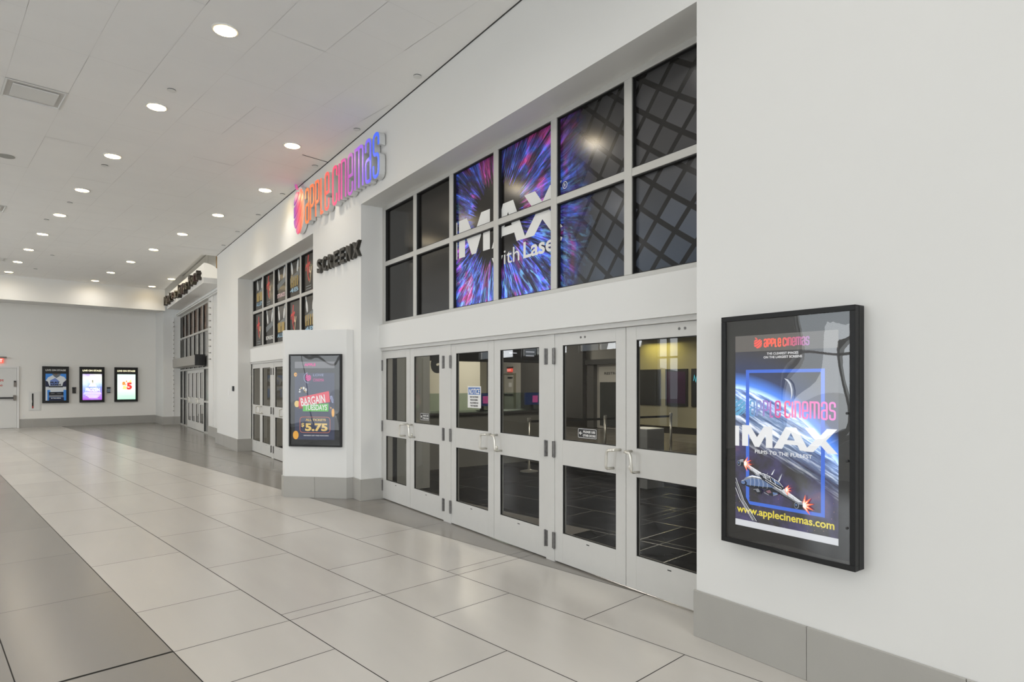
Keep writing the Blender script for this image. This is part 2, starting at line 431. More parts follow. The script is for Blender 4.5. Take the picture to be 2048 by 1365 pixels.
# far entrance: set-back wall, band over the glazing, left jamb
wr.box((3.72, YEND, 0), (3.98, 22.0, ZC + .6)); wr.box((3.70, 22.0, 4.36), (3.98, 28.6, ZC + .6))
wr.box((3.60, 19.3, 4.40), (3.70, 28.45, 4.47)); wr.box((3.64, 19.3, 4.36), (3.70, 28.45, 4.40))
wr.slab([(3.56, 28.45), (4.2, 28.45), (4.2, 30.6), (3.08, 30.6), (3.17, 28.47), (3.17, 28.45)], 0, ZC)
wo = wr.build('wall_right', WHITE); tag(wo, 'long white wall with tall door recesses on the right', 'wall', kind='structure')
sh = MB(); sh.box((XW - .012, -4, ZC - .006), (XW, YEND, ZC + .004)); so = sh.build('trim_1', CEILD); tag(so, 'thin dark strip coloured as the shadow gap where the white door wall meets the ceiling', 'trim', kind='structure')  # dark strip carries the gap's shade as colour

# back wall and bulkhead
UB, UK = 29.5, 26.2
bw = MB(); bw.obox(uvz(UB, -5.2, 0), V * 12.75, U * .25, Zv * ZC)
wo = bw.build('wall_back', mat('back_wall_paint', (0.84, 0.825, 0.79), .6, var=.015, scale=1.2)); tag(wo, 'plain white end wall of the concourse carrying three lit posters', 'wall', kind='structure')
bk = MB(); bk.prism([uvz(UK, -5.2, 4.40), uvz(UK + .9, -5.2, 4.40), uvz(UK + .9, -5.2, ZC), uvz(UK, -5.2, ZC)], V * 12.15)
bk.obox(uvz(UK + .9, -5.2, 4.62), V * 12.35, U * (UB - UK - .9), Zv * (ZC - 4.62))
bo = bk.build('trim_2', WHITE); tag(bo, 'white dropped bulkhead across the end wall under the ceiling', 'bulkhead', kind='structure')
# glazed side and open end behind the viewer
wl = MB(); us = sorted([-9.5] + [x for p in WIN_U for x in p[:2]] + [31])
wl.obox(uvz(-9.5, VW - .2, 0), U * 40.5, V * .2, Zv * .35); wl.obox(uvz(-9.5, VW - .2, 4.6), U * 40.5, V * .2, Zv * .7)
for a_, b_ in zip(us[0::2], us[1::2]): wl.obox(uvz(a_, VW - .2, .35), U * (b_ - a_), V * .2, Zv * 4.25)
for a_, b_, c_ in WIN_U:
    if c_ > 1: wl.obox(uvz(a_, VW - .2, .35), U * (b_ - a_), V * .2, Zv * (c_ - .35))
wo = wl.build('wall_left', WHITE); tag(wo, 'window wall on the daylight side of the concourse', 'wall', kind='structure')
for n_, (a_, b_, c_) in enumerate(WIN_U):
    fm = MB(); k = max(2, round((b_ - a_) / 1.2))
    for i in range(k + 1): fm.obox(uvz(a_ + (b_ - a_ - .06) * i / k, VW - .14, c_), U * .06, V * .08, Zv * (4.6 - c_))
    for z in ((.35, 2.4, 4.54) if c_ < 1 else (c_, 4.54)): fm.obox(uvz(a_, VW - .14, z), U * (b_ - a_), V * .08, Zv * .06)
    o = fm.build('window_%d' % (n_ + 5), ALU); tag(o, 'metal window frame on the daylight side, bay %s from the front' % ['one', 'two', 'three', 'four', 'five'][n_], 'window', kind='structure')
ro = MB(); ro.add([tuple(uvz(u, v, -.02)) for u, v in ((-40, -40), (50, -40), (50, VW - .2), (-40, VW - .2))], [(0, 1, 2, 3)])
o = ro.build('ground', mat('outdoor_paving', (.42, .42, .41), .8, var=.1)); tag(o, 'pale paving outside the windows', 'ground', kind='structure')

# base tiles along the walls
def baseboard(name, runs, label, joints_=()):
    mb = MB()
    for poly in runs: mb.slab(poly, 0, .305)
    o = mb.build(name, BASE, bevel=.003); tag(o, label, 'baseboard', kind='structure')
    return o
t_ = .016
def face_run(y0, y1, step=.79, x=XW, y_first=None):
    out = []; y = y0
    while y < y1 - .01:
        e = min(y + step, y1); out.append([(x - t_, y + .0012), (x, y + .0012), (x, e - .0012), (x - t_, e - .0012)]); y = e
    return out
runs = []
y = O1[0] + t_; e_ = 1.92                                  # first joint seen from the door side
edges = [O1[0] + t_, 1.92, 1.15, .38, -.39, -1.16, -2.0]
for a_, b_ in zip(edges[1:], edges[:-1]): runs.append([(XW - t_, a_ + .0012), (XW, a_ + .0012), (XW, b_ - .0012), (XW - t_, b_ - .0012)])
baseboard('baseboard_near', runs, 'grey tile base under the large framed poster')
COLP = [(XW, 8.79), (3.312, 8.79), (2.63, 9.472), (2.63, 9.588), (3.312, 10.27), (XW, 10.27)]
runs = [[(XW - t_, O1[1] - t_), (XW, O1[1] - t_), (XW, 8.79), (XW - t_, 8.79)], [(XW, O1[1] - t_), (3.745, O1[1] - t_), (3.745, O1[1]), (XW, O1[1])],
        [(XW - t_, 10.27), (XW, 10.27), (XW, O2[0]), (XW - t_, O2[0])]]
baseboard('baseboard_middle', runs, 'grey tile base on the pier between the two door recesses')
runs = face_run(O2[1] - t_, YEND + .2, .8) + [[(XW, O2[1] - t_), (3.745, O2[1] - t_), (3.745, O2[1]), (XW, O2[1])], [(XW, YEND + .0), (3.72, YEND + .0), (3.72, YEND + t_), (XW, YEND + t_)], [(3.72 - t_, YEND), (3.72, YEND), (3.72, 22.0), (3.72 - t_, 22.0)]]
baseboard('baseboard_far', runs, 'grey tile base on the pier beside the far entrance')
mb = MB()
vs_ = [2.93, 3.33, 4.13, 4.93, 5.73, 6.53, 7.45]
for a_, b_ in zip(vs_[:-1], vs_[1:]): mb.obox(uvz(UB - t_, a_ + .0015, 0), V * (b_ - a_ - .003), U * t_, Zv * .325)
mb.slab([(3.06, 30.3), (3.08, 30.3), (3.17, 28.45), (3.15, 28.43)], 0, .32); mb.slab([(3.15, 28.43), (3.56, 28.43), (3.56, 28.45), (3.17, 28.45)], 0, .32); mb.slab([(3.56, 28.43), (3.78, 28.43), (3.78, 28.45), (3.56, 28.45)], 0, .32)
o = mb.build('baseboard_back', BASE, bevel=.003); tag(o, 'grey tile base along the end wall below the three lit posters', 'baseboard', kind='structure')

# angled white column with poster, grey base
cm = MB(); cm.slab(COLP, 0, 2.455)
o = cm.build('pillar', WHITE, bevel=.004); tag(o, 'low white angled pillar between the two door recesses', 'pillar', kind='structure')
cc = MB()
def off(p, d):
    (x, y) = p; return (x, y)
P1 = [(3.312 - .004, 8.79 - t_), (2.63 - t_, 9.472 - .006)]
n45 = Vector((-.7071, -.7071, 0))
A_, B_ = Vector((3.312, 8.79, 0)), Vector((2.63, 9.472, 0)); M_ = A_.lerp(B_, .505)
A2, B2 = Vector((3.3055, 8.774, 0)), Vector((2.614, 9.4655, 0))
M2 = A2.lerp(B2, .505)
gap = (B_ - A_).normalized() * .0015
def quad(a, b, c, d): cc.slab([(p.x, p.y) for p in (a, b, c, d)], 0, .305)
quad(A_, A2, M2 - gap, M_ - gap); quad(M_ + gap, M2 + gap, B2, B_)
cc.slab([(XW, 8.79), (XW, 8.774), (3.3055, 8.774), (3.312, 8.79)], 0, .305)
cc.slab([(2.63, 9.472), (2.614, 9.4655), (2.614, 9.5945), (2.63, 9.588)], 0, .305)
cc.slab([(2.63, 9.588), (2.614, 9.5945), (3.3055, 10.286), (3.312, 10.27)], 0, .305)
o = cc.build('baseboard_pillar', BASE, bevel=.002); tag(o, 'grey tile base around the angled pillar', 'baseboard', kind='structure')

# ------------------------------------------------------------------ doors
XD = 3.74
ORD = ['first', 'second', 'third', 'fourth', 'fifth', 'sixth', 'seventh', 'eighth', 'ninth', 'tenth']
DN = [0]
def make_leaf(yh, ye, label, x=XD, lock=False, hinges=True, stile=.112, pg=DGLASS):
    """a glazed door leaf hung at yh, closing at ye"""
    DN[0] += 1
    e = 1 if yh > ye else -1; y0, y1 = min(yh, ye), max(yh, ye)
    r = thing('door_%d' % DN[0], label, 'door', (x, yh, 0), kind='structure')
    f = MB(); zt = 2.135
    f.box((x, y0, .012), (x + .045, y0 + stile, zt)); f.box((x, y1 - stile, .012), (x + .045, y1, zt))
    for a_, b_ in ((.012, .285), (.92, 1.15), (2.025, zt)): f.box((x, y0 + stile, a_), (x + .045, y1 - stile, b_))
    f.build('frame', DOORP, r, bevel=.002)
    g = MB()
    for a_, b_ in ((.285, .92), (1.15, 2.025)):
        for c_, d_ in (((y0 + stile, a_), (y0 + stile + .007, b_)), ((y1 - stile - .007, a_), (y1 - stile, b_)), ((y0 + stile, a_), (y1 - stile, a_ + .007)), ((y0 + stile, b_ - .007), (y1 - stile, b_))):
            g.box((x + .006, c_[0], c_[1]), (x + .02, d_[0], d_[1]))
    g.build('glazing_bead', GASK, r)
    for a_, b_ in ((1.15, 2.025), (.285, .92)):
        p = MB(); p.add([(x + .016, y0 + stile, a_), (x + .016, y1 - stile, a_), (x + .016, y1 - stile, b_), (x + .016, y0 + stile, b_)], [(0, 3, 2, 1)]); p.build('pane', pg, r)
    h = MB(); pr = x - .088
    path = [(x - .001, ye + e * .06, 1.125)] + [(pr + .02, ye + e * .06, 1.125), (pr + .006, ye + e * .066, 1.125), (pr, ye + e * .082, 1.124), (pr, ye + e * .118, 1.118), (pr, ye + e * .13, 1.105), (pr, ye + e * .134, 1.08), (pr, ye + e * .14, .99), (pr + .004, ye + e * .14, .975), (pr + .016, ye + e * .14, .966), (x - .001, ye + e * .14, .964)]
    h.tube(path, .0115, 12); h.build('pull_handle', STEEL, r, smooth=True)
    if hinges:
        for z in (1.93, 1.055, .20):
            k = MB(); k.box((x - .012, yh - e * .004, z - .075), (x + .002, yh + e * .028, z + .075)); k.tube([(x - .014, yh - e * .003, z - .078), (x - .014, yh - e * .003, z + .078)], .009, 8)
            k.build('hinge', HINGE, r)
    if lock:
        k = MB(); k.lathe((x, ye + e * .055, .99), (-1, 0, 0), [(.02, 0), (.02, .012), (.016, .016), (.006, .018)], 16); k.build('lock_cylinder', STEEL, r, smooth=False)
    s = MB(); ym = (y0 + y1) / 2; s.box((x - .002, ym - .018, .247), (x + .001, ym + .018, .254)); s.build('drain_slot', GASK, r)
    return r
def opening(dy, n, trim_no, where, labs):
    f = MB()
    YJ = 8.50 + dy
    f.box((3.715, 2.685 + dy, 2.137), (3.80, YJ, 2.18)); f.box((3.72, YJ - .01, 0), (3.80, YJ, 2.137)); f.box((3.72, 2.685 + dy, 0), (3.80, 2.74 + dy, 2.137))
    for a_, b_ in ((6.512, 6.688), (4.567, 4.693)): f.box((XD - .004, a_ + dy, 0), (3.80, b_ + dy, 2.137))
    o = f.build('trim_%d' % trim_no, DOORP, bevel=.002); tag(o, 'grey-white door frame with mullions in the %s recess' % where, 'door frame', kind='structure')
    L = [(8.488, 7.606), (6.690, 7.600), (6.510, 5.595), (4.695, 5.589), (4.565, 3.652), (2.742, 3.646)]
    out = []
    for i, (a_, b_) in enumerate(L[:n]):
        out.append(make_leaf(a_ + dy, b_ + dy, labs[i], lock=(i % 2 == 1)))
    return out
D1 = opening(0, 6, 3, 'near', ['glazed white door at the left jamb of the near recess, beside the angled pillar', 'glazed white door showing a reversed numeral at its top', 'glazed white door bearing the blue-headed notice',
     'glazed white door with a red exit sign seen through it', 'glazed white door with dark arrow sticker and gray wall behind, nearer pair', 'nearest glazed white door, with keyhole below its pull and yellow light behind'])
for d_, ya in ((D1[4], 4.20), (D1[5], 3.10)):
    for k_ in (0, .055): MB().lathe((XD, ya - k_, 2.085), (-1, 0, 0), [(.010, 0), (.010, .004), (.006, .005)], 10, HINGE).build('closer_bolt', None, d_)
D2 = opening(SH, 4, 4, 'far', ['glazed white door at the far jamb of the recess behind the pillar', 'second glazed white door from the far jamb, behind the pillar', 'third glazed door of the far recess, half hidden by the pillar', 'fourth glazed door of the far recess, behind the pillar'])
DGL = glass('far_door_glass', (0.30, 0.30, 0.29), refl=1.6)
D3 = []
for i, (a_, b_) in enumerate(((26.60, 25.76), (24.90, 25.75), (24.88, 24.03), (23.16, 24.02))):
    D3.append(make_leaf(a_, b_, '%s glazed door from the end wall under the hanging letter sign' % ORD[i], x=3.78, hinges=False, pg=DGL))

# ------------------------------------------------------------------ windows over the doors
def iris_mat():
    m, t, out = nt('eye_window_print'); p = N(t, 'ShaderNodeBsdfPrincipled'); t.links.new(p.outputs[0], out.inputs[0])
    g, s = pos_yz(t)
    x = math_n(t, 'SUBTRACT', 5.62, s.outputs[1]); z = math_n(t, 'SUBTRACT', s.outputs[2], 3.42)
    r = math_n(t, 'SQRT', math_n(t, 'ADD', math_n(t, 'MULTIPLY', x, x), math_n(t, 'MULTIPLY', z, z)))
    dv = math_n(t, 'MAXIMUM', r, .05)
    cx_ = math_n(t, 'DIVIDE', x, dv); cz_ = math_n(t, 'DIVIDE', z, dv)
    def polar(ka, kr, seed, detail=6, sc=1.0, rough=.62, dist=.4):
        c = N(t, 'ShaderNodeCombineXYZ')
        t.links.new(math_n(t, 'MULTIPLY', cx_, ka), c.inputs[0]); t.links.new(math_n(t, 'MULTIPLY', cz_, ka), c.inputs[1]); t.links.new(math_n(t, 'MULTIPLY_ADD', r, kr, seed), c.inputs[2])
        n = N(t, 'ShaderNodeTexNoise'); n.inputs['Scale'].default_value = sc; n.inputs['Detail'].default_value = detail; n.inputs['Roughness'].default_value = rough; n.inputs['Distortion'].default_value = dist
        t.links.new(c.outputs[0], n.inputs[0]); return n.outputs[0]
    a1 = polar(15, 2.2, 3.0, dist=1.2); a2 = polar(2.6, 2.0, 11.0, 4, rough=.55, dist=.8); a3 = polar(15, 3.6, 21.0, 5, dist=1.6)
    hue = ramp(t, [(.32, (.02, .012, .10)), (.43, (.045, .03, .30)), (.50, (.05, .12, .62)), (.56, (.16, .06, .42)), (.63, (.42, .04, .22)), (.72, (.30, .06, .40))]); t.links.new(a2, hue.inputs[0])
    bright = ramp(t, [(.34, (.02, .02, .02)), (.47, (.45, .45, .45)), (.57, (1.5, 1.5, 1.5)), (.68, (4.2, 4.2, 4.2))]); t.links.new(a1, bright.inputs[0])
    col = mixc(t, 1.0, hue.outputs[0], bright.outputs[0], 'MULTIPLY')
    cy = ramp(t, [(.52, (0, 0, 0)), (.66, (.22, .60, .95))]); t.links.new(a3, cy.inputs[0])
    low = math_n(t, 'MULTIPLY_ADD', z, -.55, .42, clamp=True)
    cyl = mixc(t, low, (0, 0, 0), cy.outputs[0]); col = mixc(t, 1.0, col, cyl, 'ADD')
    rw = math_n(t, 'ADD', r, math_n(t, 'MULTIPLY_ADD', a1, .5, -.25))
    xr = math_n(t, 'MAXIMUM', x, 0.0)
    inn = ramp(t, [(.47, (0, 0, 0)), (.60, (1, 1, 1))]); t.links.new(rw, inn.inputs[0])
    out_ = ramp(t, [(.62, (1, 1, 1)), (.95, (0, 0, 0))]); t.links.new(math_n(t, 'MULTIPLY_ADD', rw, .5, math_n(t, 'MULTIPLY_ADD', xr, .12, -.02)), out_.inputs[0])
    col = mixc(t, 1.0, col, inn.outputs[0], 'MULTIPLY'); col = mixc(t, 1.0, col, out_.outputs[0], 'MULTIPLY')
    zr = ramp(t, [(0, (1.35, 1.35, 1.35)), (.5, (.95, .95, .95)), (1, (.55, .55, .55))]); t.links.new(math_n(t, 'MULTIPLY_ADD', z, .6, .5, clamp=True), zr.inputs[0]); col = mixc(t, 1.0, col, zr.outputs[0], 'MULTIPLY')
    edge = math_n(t, 'GREATER_THAN', x, -.955); col = mixc(t, edge, (.0, .0, .0), col)
    # wall of lozenge panels printed at the right
    c = N(t, 'ShaderNodeCombineXYZ'); xw_ = math_n(t, 'SUBTRACT', x, 1.9); xq = math_n(t, 'SUBTRACT', x, math_n(t, 'MULTIPLY', math_n(t, 'MULTIPLY', xw_, xw_), .12)); t.links.new(xq, c.inputs[0]); t.links.new(z, c.inputs[1])
    mp = N(t, 'ShaderNodeMapping'); mp.inputs['Rotation'].default_value = (0, 0, math.radians(-52)); mp.inputs['Scale'].default_value = (1, 1, 1); t.links.new(c.outputs[0], mp.inputs[0])
    br = N(t, 'ShaderNodeTexBrick'); br.offset = 0.0; br.inputs['Scale'].default_value = 1; br.inputs['Brick Width'].default_value = .205; br.inputs['Row Height'].default_value = .205; br.inputs['Mortar Size'].default_value = .022; br.inputs['Mortar Smooth'].default_value = .2
    br.inputs['Color1'].default_value = (.060, .060, .062, 1); br.inputs['Color2'].default_value = (.105, .105, .112, 1); br.inputs['Mortar'].default_value = (.010, .010, .010, 1)
    t.links.new(mp.outputs[0], br.inputs[0])
    tm = ramp(t, [(.36, (0, 0, 0)), (.56, (1, 1, 1))]); t.links.new(math_n(t, 'MULTIPLY_ADD', x, .32, math_n(t, 'MULTIPLY', z, -.02)), tm.inputs[0])
    panels = mixc(t, 1.0, br.outputs[0], tm.outputs[0], 'MULTIPLY')
    bl = ramp(t, [(.0, (.75, 1.0, 1.35)), (.5, (.9, .9, .9)), (1, (.28, .28, .28))]); t.links.new(math_n(t, 'MULTIPLY_ADD', z, .55, .5, clamp=True), bl.inputs[0])
    panels = mixc(t, 1.0, panels, bl.outputs[0], 'MULTIPLY')
    col = mixc(t, 1.0, col, panels, 'ADD'); col = mixc(t, 1.0, col, (.011, .010, .009), 'ADD')
    t.links.new(col, p.inputs['Base Color']); p.inputs['Roughness'].default_value = .15; p.inputs['Specular IOR Level'].default_value = .44
    return m
IRIS = iris_mat()
PANE2 = mat('dark_printed_pane', (.022, .020, .017), .15, spec=.44, var=.2, scale=.8)
VINYLW = mat('white_vinyl', (.82, .82, .80), .35)
def window(no, dy, pane_m, label, cols=None):
    r = thing('window_%d' % no, label, 'window', (3.75, 5.59 + dy, ZB1), kind='structure')
    f = MB(); y0, y1 = 2.70 + dy, 8.495 + dy; x0, x1 = 3.74, 3.815
    f.box((x0, y0, 2.512), (x1, y1, 2.56)); f.box((x0, y0, 4.16), (x1, y1, 4.214)); f.box((x0, y1 - .085, 2.56), (x1, y1, 4.16)); f.box((x0, y0, 2.56), (x1, y0 + .06, 4.16))
    ml = [7.47, 6.515, 5.562, 4.585, 3.628]
    for c in ml: f.box((x0, c + dy - .043, 2.56), (x1, c + dy + .043, 4.16))
    es = [8.41 + .0] + ml + [2.76]
    for a_, b_ in zip(es[:-1], es[1:]): f.box((x0 + .002, b_ + dy + (.043 if b_ > 2.8 else 0), 3.355), (x1 - .002, a_ + dy - (.043 if a_ < 8.4 else 0), 3.42))
    f.box((x0 - .03, y0, 2.508), (x0 + .01, y1, 2.522))
    f.build('frame', ALU, r, bevel=.003)
    g = MB()
    ed = [8.41] + ml + [2.76]
    for i in range(6):
        ya, yb = ed[i] - (.043 if i else 0) + dy, ed[i + 1] + (.043 if i < 5 else 0) + dy
        for za, zb in ((2.56, 3.355), (3.42, 4.16)):
            for c_, d_ in (((ya - .009, za), (ya, zb)), ((yb, za), (yb + .009, zb)), ((yb, za), (ya, za + .009)), ((yb, zb - .009), (ya, zb))):
                g.box((x0 + .012, c_[0], c_[1]), (x0 + .046, d_[0], d_[1]))
    g.build('gasket', GASK, r)
    for i in range(6):
        for za, zb in ((3.42, 4.16), (2.56, 3.355)):
            p = MB(); ya, yb = ed[i] - .043 + dy + (.043 if i == 0 else 0), ed[i + 1] + .043 + dy
            p.box((3.784, yb, za), (3.79, ya, zb)); p.build('pane', pane_m, r)
    return r
W1 = window(1, 0, IRIS, 'long window over the near doors printed with a giant blue and purple eye')
W2 = window(2, SH, PANE2, 'dark window over the far doors printed with bowling pins and red script')
a = Art((3.7835, 0, 0), (0, -1, 0), Zv, (-1, 0, 0))      # picture x = -Y
imax(a, 'I', -6.60, -6.435, 3.14, 3.58, VINYLW); imax(a, 'M', -6.398, -5.735, 3.145, 3.585, VINYLW); imax(a, 'A', -5.70, -5.08, 3.14, 3.58, VINYLW); imax(a, 'X', -5.115, -4.500, 3.138, 3.575, VINYLW)
o = a.build('lettering', W1); o['label'] = 'large white capitals'
a = Art((3.7835, 0, 0), (0, -1, 0), Zv, (-1, 0, 0))
a.text('with', -5.70, 2.935, -5.19, .165, VINYLW); a.text('Laser', -5.12, 2.945, -4.505, .165, VINYLW, bold=.022)
o = a.build('lettering', W1); o['label'] = 'white line of text under the capitals'
a = Art((3.7835, 0, 0), (0, -1, 0), Zv, (-1, 0, 0), .0004)
a.stroke([(-4.47 + .031 * C_(TAU * i_ / 24), 3.52 + .031 * S(TAU * i_ / 24)) for i_ in range(25)], .006, VINYLW); a.text('R', -4.483, 3.503, -4.457, .034, VINYLW)
a.build('registered_mark', W1)

# bowling graphics on the second window
PINW = mat('pin_white', (.70, .71, .70), .4); REDS = gradient_mat('red_script', 3.6, 2.6, [(0, (.6, .05, .04)), (1, (.62, .08, .06))])
REDV = mat('red_vinyl', (.62, .055, .05), .4); GOLDV = mat('gold_vinyl', (.40, .28, .08), .4); BLUV = mat('pale_blue_vinyl', (.30, .48, .62), .4); PNKV = mat('pale_pink_vinyl', (.75, .55, .58), .4); GRYV = mat('slate_vinyl', (.16, .18, .19), .4); PALEV = mat('cream_vinyl', (.72, .56, .38), .4)
def pin(a, x, y, h, tilt, m):
    prof = [(.0, .10), (.18, .155), (.36, .17), (.55, .13), (.70, .065), (.80, .072), (.92, .08), (1.0, .04)]
    L = [(-w_, t_2) for t_2, w_ in prof]; R = [(w_, t_2) for t_2, w_ in prof][::-1]
    pts = [(x + (px * C_(tilt) - py * S(tilt)) * h, y + (px * S(tilt) + py * C_(tilt)) * h) for px, py in L + R]
    a.poly(pts, m)
    a.poly([(x + (px * C_(tilt) - py * S(tilt)) * h, y + (px * S(tilt) + py * C_(tilt)) * h) for px, py in ((-.06, .66), (.06, .66), (.05, .72), (-.05, .72))], BLUV)
def script(a, x, y, k):
    for pts, w_, m in (([(.40, .98), (.34, .80), (.30, .62)], .085, REDV), ([(.02, .52), (.10, .60), (.40, .62), (.62, .68)], .075, REDV), ([(.05, .52), (.04, .42)], .05, REDV), ([(.34, .60), (.30, .42), (.33, .26)], .085, REDV), ([(.50, .60), (.46, .44), (.52, .34), (.60, .44)], .06, REDV),
                       ([(.62, .52), (.60, .36), (.68, .30)], .06, PALEV), ([(.34, .26), (.42, .12), (.50, .02)], .07, REDV), ([(.86, .50), (.74, .28), (.66, .10), (.60, -.06)], .05, PALEV)):
        a.stroke([(x + px * k * .62, y + py * k * .72) for px, py in pts], w_ * k, m)
    for i in range(2): a.rect(x + .05 * k, y - (.14 + .07 * i) * k, x + .5 * k, y - (.11 + .07 * i) * k, GRYV)
def pins(a, x, y, k, words, wm, blk=GOLDV, nb=2):
    pin(a, x + .24 * k, y + .42 * k, .38 * k, .32, PINW); pin(a, x + .60 * k, y + .44 * k, .38 * k, -.28, PINW)
    a.poly([(x + .06 * k, y + .34 * k), (x + .72 * k, y + .46 * k), (x + .74 * k, y + .34 * k), (x + .08 * k, y + .20 * k)], GRYV)
    if blk:
        for i in range(nb):
            xa = x + (.10 + .62 / nb * i) * k; a.rect(xa, y + .13 * k, xa + (.62 / nb - .06) * k, y + .36 * k, blk)
    a.text(words, x + .06 * k, y + .01 * k, x + .70 * k, .095 * k, wm, bold=.03)
ed2 = [8.37, 7.47, 6.515, 5.562, 4.585, 3.628]
top = ['pins', 'script', 'pink', 'four', 'script', 'pins']; bot = ['script', 'white', 'pins', 'script', 'four', 'script']
for i in range(6):
    for z, kind in ((3.42, top[i]), (2.56, bot[i])):
        a = Art((3.7838, 0, 0), (0, -1, 0), Zv, (-1, 0, 0), .0004)
        x = -(ed2[i] + SH) + .09
        if kind == 'script': script(a, x + .10, z + .20, .72)
        elif kind == 'pins': pins(a, x, z + .10, .90, 'ALLEY', BLUV)
        elif kind == 'white': pins(a, x, z + .10, .90, 'BOWLING', VINYLW, None)
        elif kind == 'pink': pins(a, x, z + .10, .90, 'STRIKES', PNKV, None)
        else: pins(a, x, z + .10, .90, '4B', BLUV, GOLDV, 4)
        o = a.build('printed_graphic', W2)
        o['label'] = 'red brush script' if kind == 'script' else 'bowling pins and lettering'

# ------------------------------------------------------------------ lit sign with the cinema's name, and black capitals below it
NAMEC = [(0, (.95, .20, .04)), (.30, (.95, .13, .06)), (.48, (.72, .05, .16)), (.66, (.42, .09, .42)), (.82, (.28, .13, .72)), (.93, (.06, .12, .85)), (1, (.04, .13, .85))]
SGN = gradient_mat('sign_face', 10.75, 7.63, NAMEC, emit=.55)
RETURN = mat('sign_return_aluminium', (.62, .63, .63), .32, .15)
sign = thing('channel_letter_sign', 'lit orange-to-blue raised letter sign spelling the cinema name high on the white wall', 'sign', (XW, 9.2, 4.65))
def letter3d(name, strokes, w, xf, xb, parent, mface, sidem, label=None, ret_w=None):
    face = MB(); side = MB()
    for st in strokes:
        for off_, mb, x_, d_, ww in ((0, side, xb, xf + .004 - xb, (ret_w or w)), (0, face, xf + .004, -.006, w)):
            L, R = ribbon(st, ww)
            for i in range(len(st) - 1):
                poly = [(x_, -L[i][0], L[i][1]), (x_, -L[i + 1][0], L[i + 1][1]), (x_, -R[i + 1][0], R[i + 1][1]), (x_, -R[i][0], R[i][1])]
                mb.prism(poly, (d_, 0, 0))
    o = side.build(name, sidem, parent); 
    if label: o['label'] = label
    face.build('face', mface, o)
    return o
h_ = .60
SWD = .046
for ch, ps in name_paths(-10.73, -7.64, 4.365, h_, SWD):
    letter3d('letter', ps, SWD, 3.315, 3.40, sign, SGN, RETURN, ret_w=SWD + .006)
APC = gradient_mat('apple_emblem_face', 11.43, 10.80, [(0, (.12, .04, .45)), (.4, (.55, .06, .22)), (.75, (.95, .16, .08)), (1, (.98, .42, .25))], emit=.55)
mb = MB(); fb = MB()
EMB = mat('white_sign_edge', (.82, .82, .82), .3)
ring = [(-11.10 + .315 * C_(TAU * i / 40) * (1), 4.70 + .40 * S(TAU * i / 40)) for i in range(40)]
mb.prism([(3.40, -x, z) for x, z in ring], (-.075, 0, 0))
body = mb.build('emblem', EMB, sign); body['label'] = 'striped round emblem'
for bpoly in apple_bands(-11.10, 4.70, .31, .395, 5):
    fb.prism([(3.325, -x, z) for x, z in bpoly], (-.012, 0, 0))
fb.build('emblem_stripe', APC, body)
for y in (10.6, 10.1, 9.6, 9.1, 8.6, 8.1, 7.7):
    for z in (4.42, 4.88): MB().tube([(3.40, y, z), (XW, y, z)], .012, 8).build('standoff', STEEL, sign)

BLKL = mat('black_letter_face', (.012, .012, .011), .4); BLKS = mat('dark_letter_edge', (.035, .032, .026), .35)
sx_ = thing('letter_sign', 'short row of black raised capitals on the white pier', 'sign', (XW, 9.35, 3.6))
xs = [-10.27, -9.98, -9.68, -9.38, -9.08, -8.78]; ws = [.25, .25, .26, .22, .22, .30]
for k, ch in enumerate('SCREENX'):
    vs, fs, wd = text2d(ch, .03)
    x0 = -10.27 + k * .2625 if k < 6 else -8.72; wv = .188 if k < 6 else .27
    L_ = MB()
    hh = .222; x_b, x_f = XW - .004, XW - .052
    P = [(-(x0 + x * wv / wd), 3.482 + y * hh) for x, y in vs]
    ecount = {}
    for f_ in fs:
        for i in range(len(f_)):
            a_, b_ = f_[i], f_[(i + 1) % len(f_)]; kk = (min(a_, b_), max(a_, b_)); ecount[kk] = ecount.get(kk, 0) + 1
    n = len(P)
    L_.add([(x_f, y, z) for y, z in P] + [(x_b, y, z) for y, z in P], [f_ for f_ in fs] + [tuple(i + n for i in reversed(f_)) for f_ in fs], BLKL)
    L_.add([(x_f, y, z) for y, z in P] + [(x_b, y, z) for y, z in P], [(a_, b_, b_ + n, a_ + n) for (a_, b_), c_ in ecount.items() if c_ == 1], BLKS)
    L_.build('letter', None, sx_)

# ------------------------------------------------------------------ framed posters
def poster_box(root, origin, r, n, wdt, hgt, depth, frame_m, fw=.03):
    """shallow black display case: body, front frame"""
    o = Vector(origin); r = Vector(r); n = Vector(n)
    b = MB(); b.obox(o, r * wdt, Zv * hgt, n * (depth * .55)); b.obox(o + r * fw + Zv * fw + n * (depth * .55), r * (wdt - 2 * fw), Zv * (hgt - 2 * fw), n * (depth * (.82 if depth > .09 and n.x < -.9 else .6) - depth * .55)); b.build('case', frame_m, root, bevel=.003)
    f = MB()
    for x0, z0, x1, z1 in ((0, 0, wdt, fw), (0, hgt - fw, wdt, hgt), (0, fw, fw, hgt - fw), (wdt - fw, fw, wdt, hgt - fw)):
        f.obox(o + r * x0 + Zv * z0 + n * (depth * .6), r * (x1 - x0), Zv * (z1 - z0), n * (depth * .4))
    f.build('frame', frame_m, root, bevel=.002)

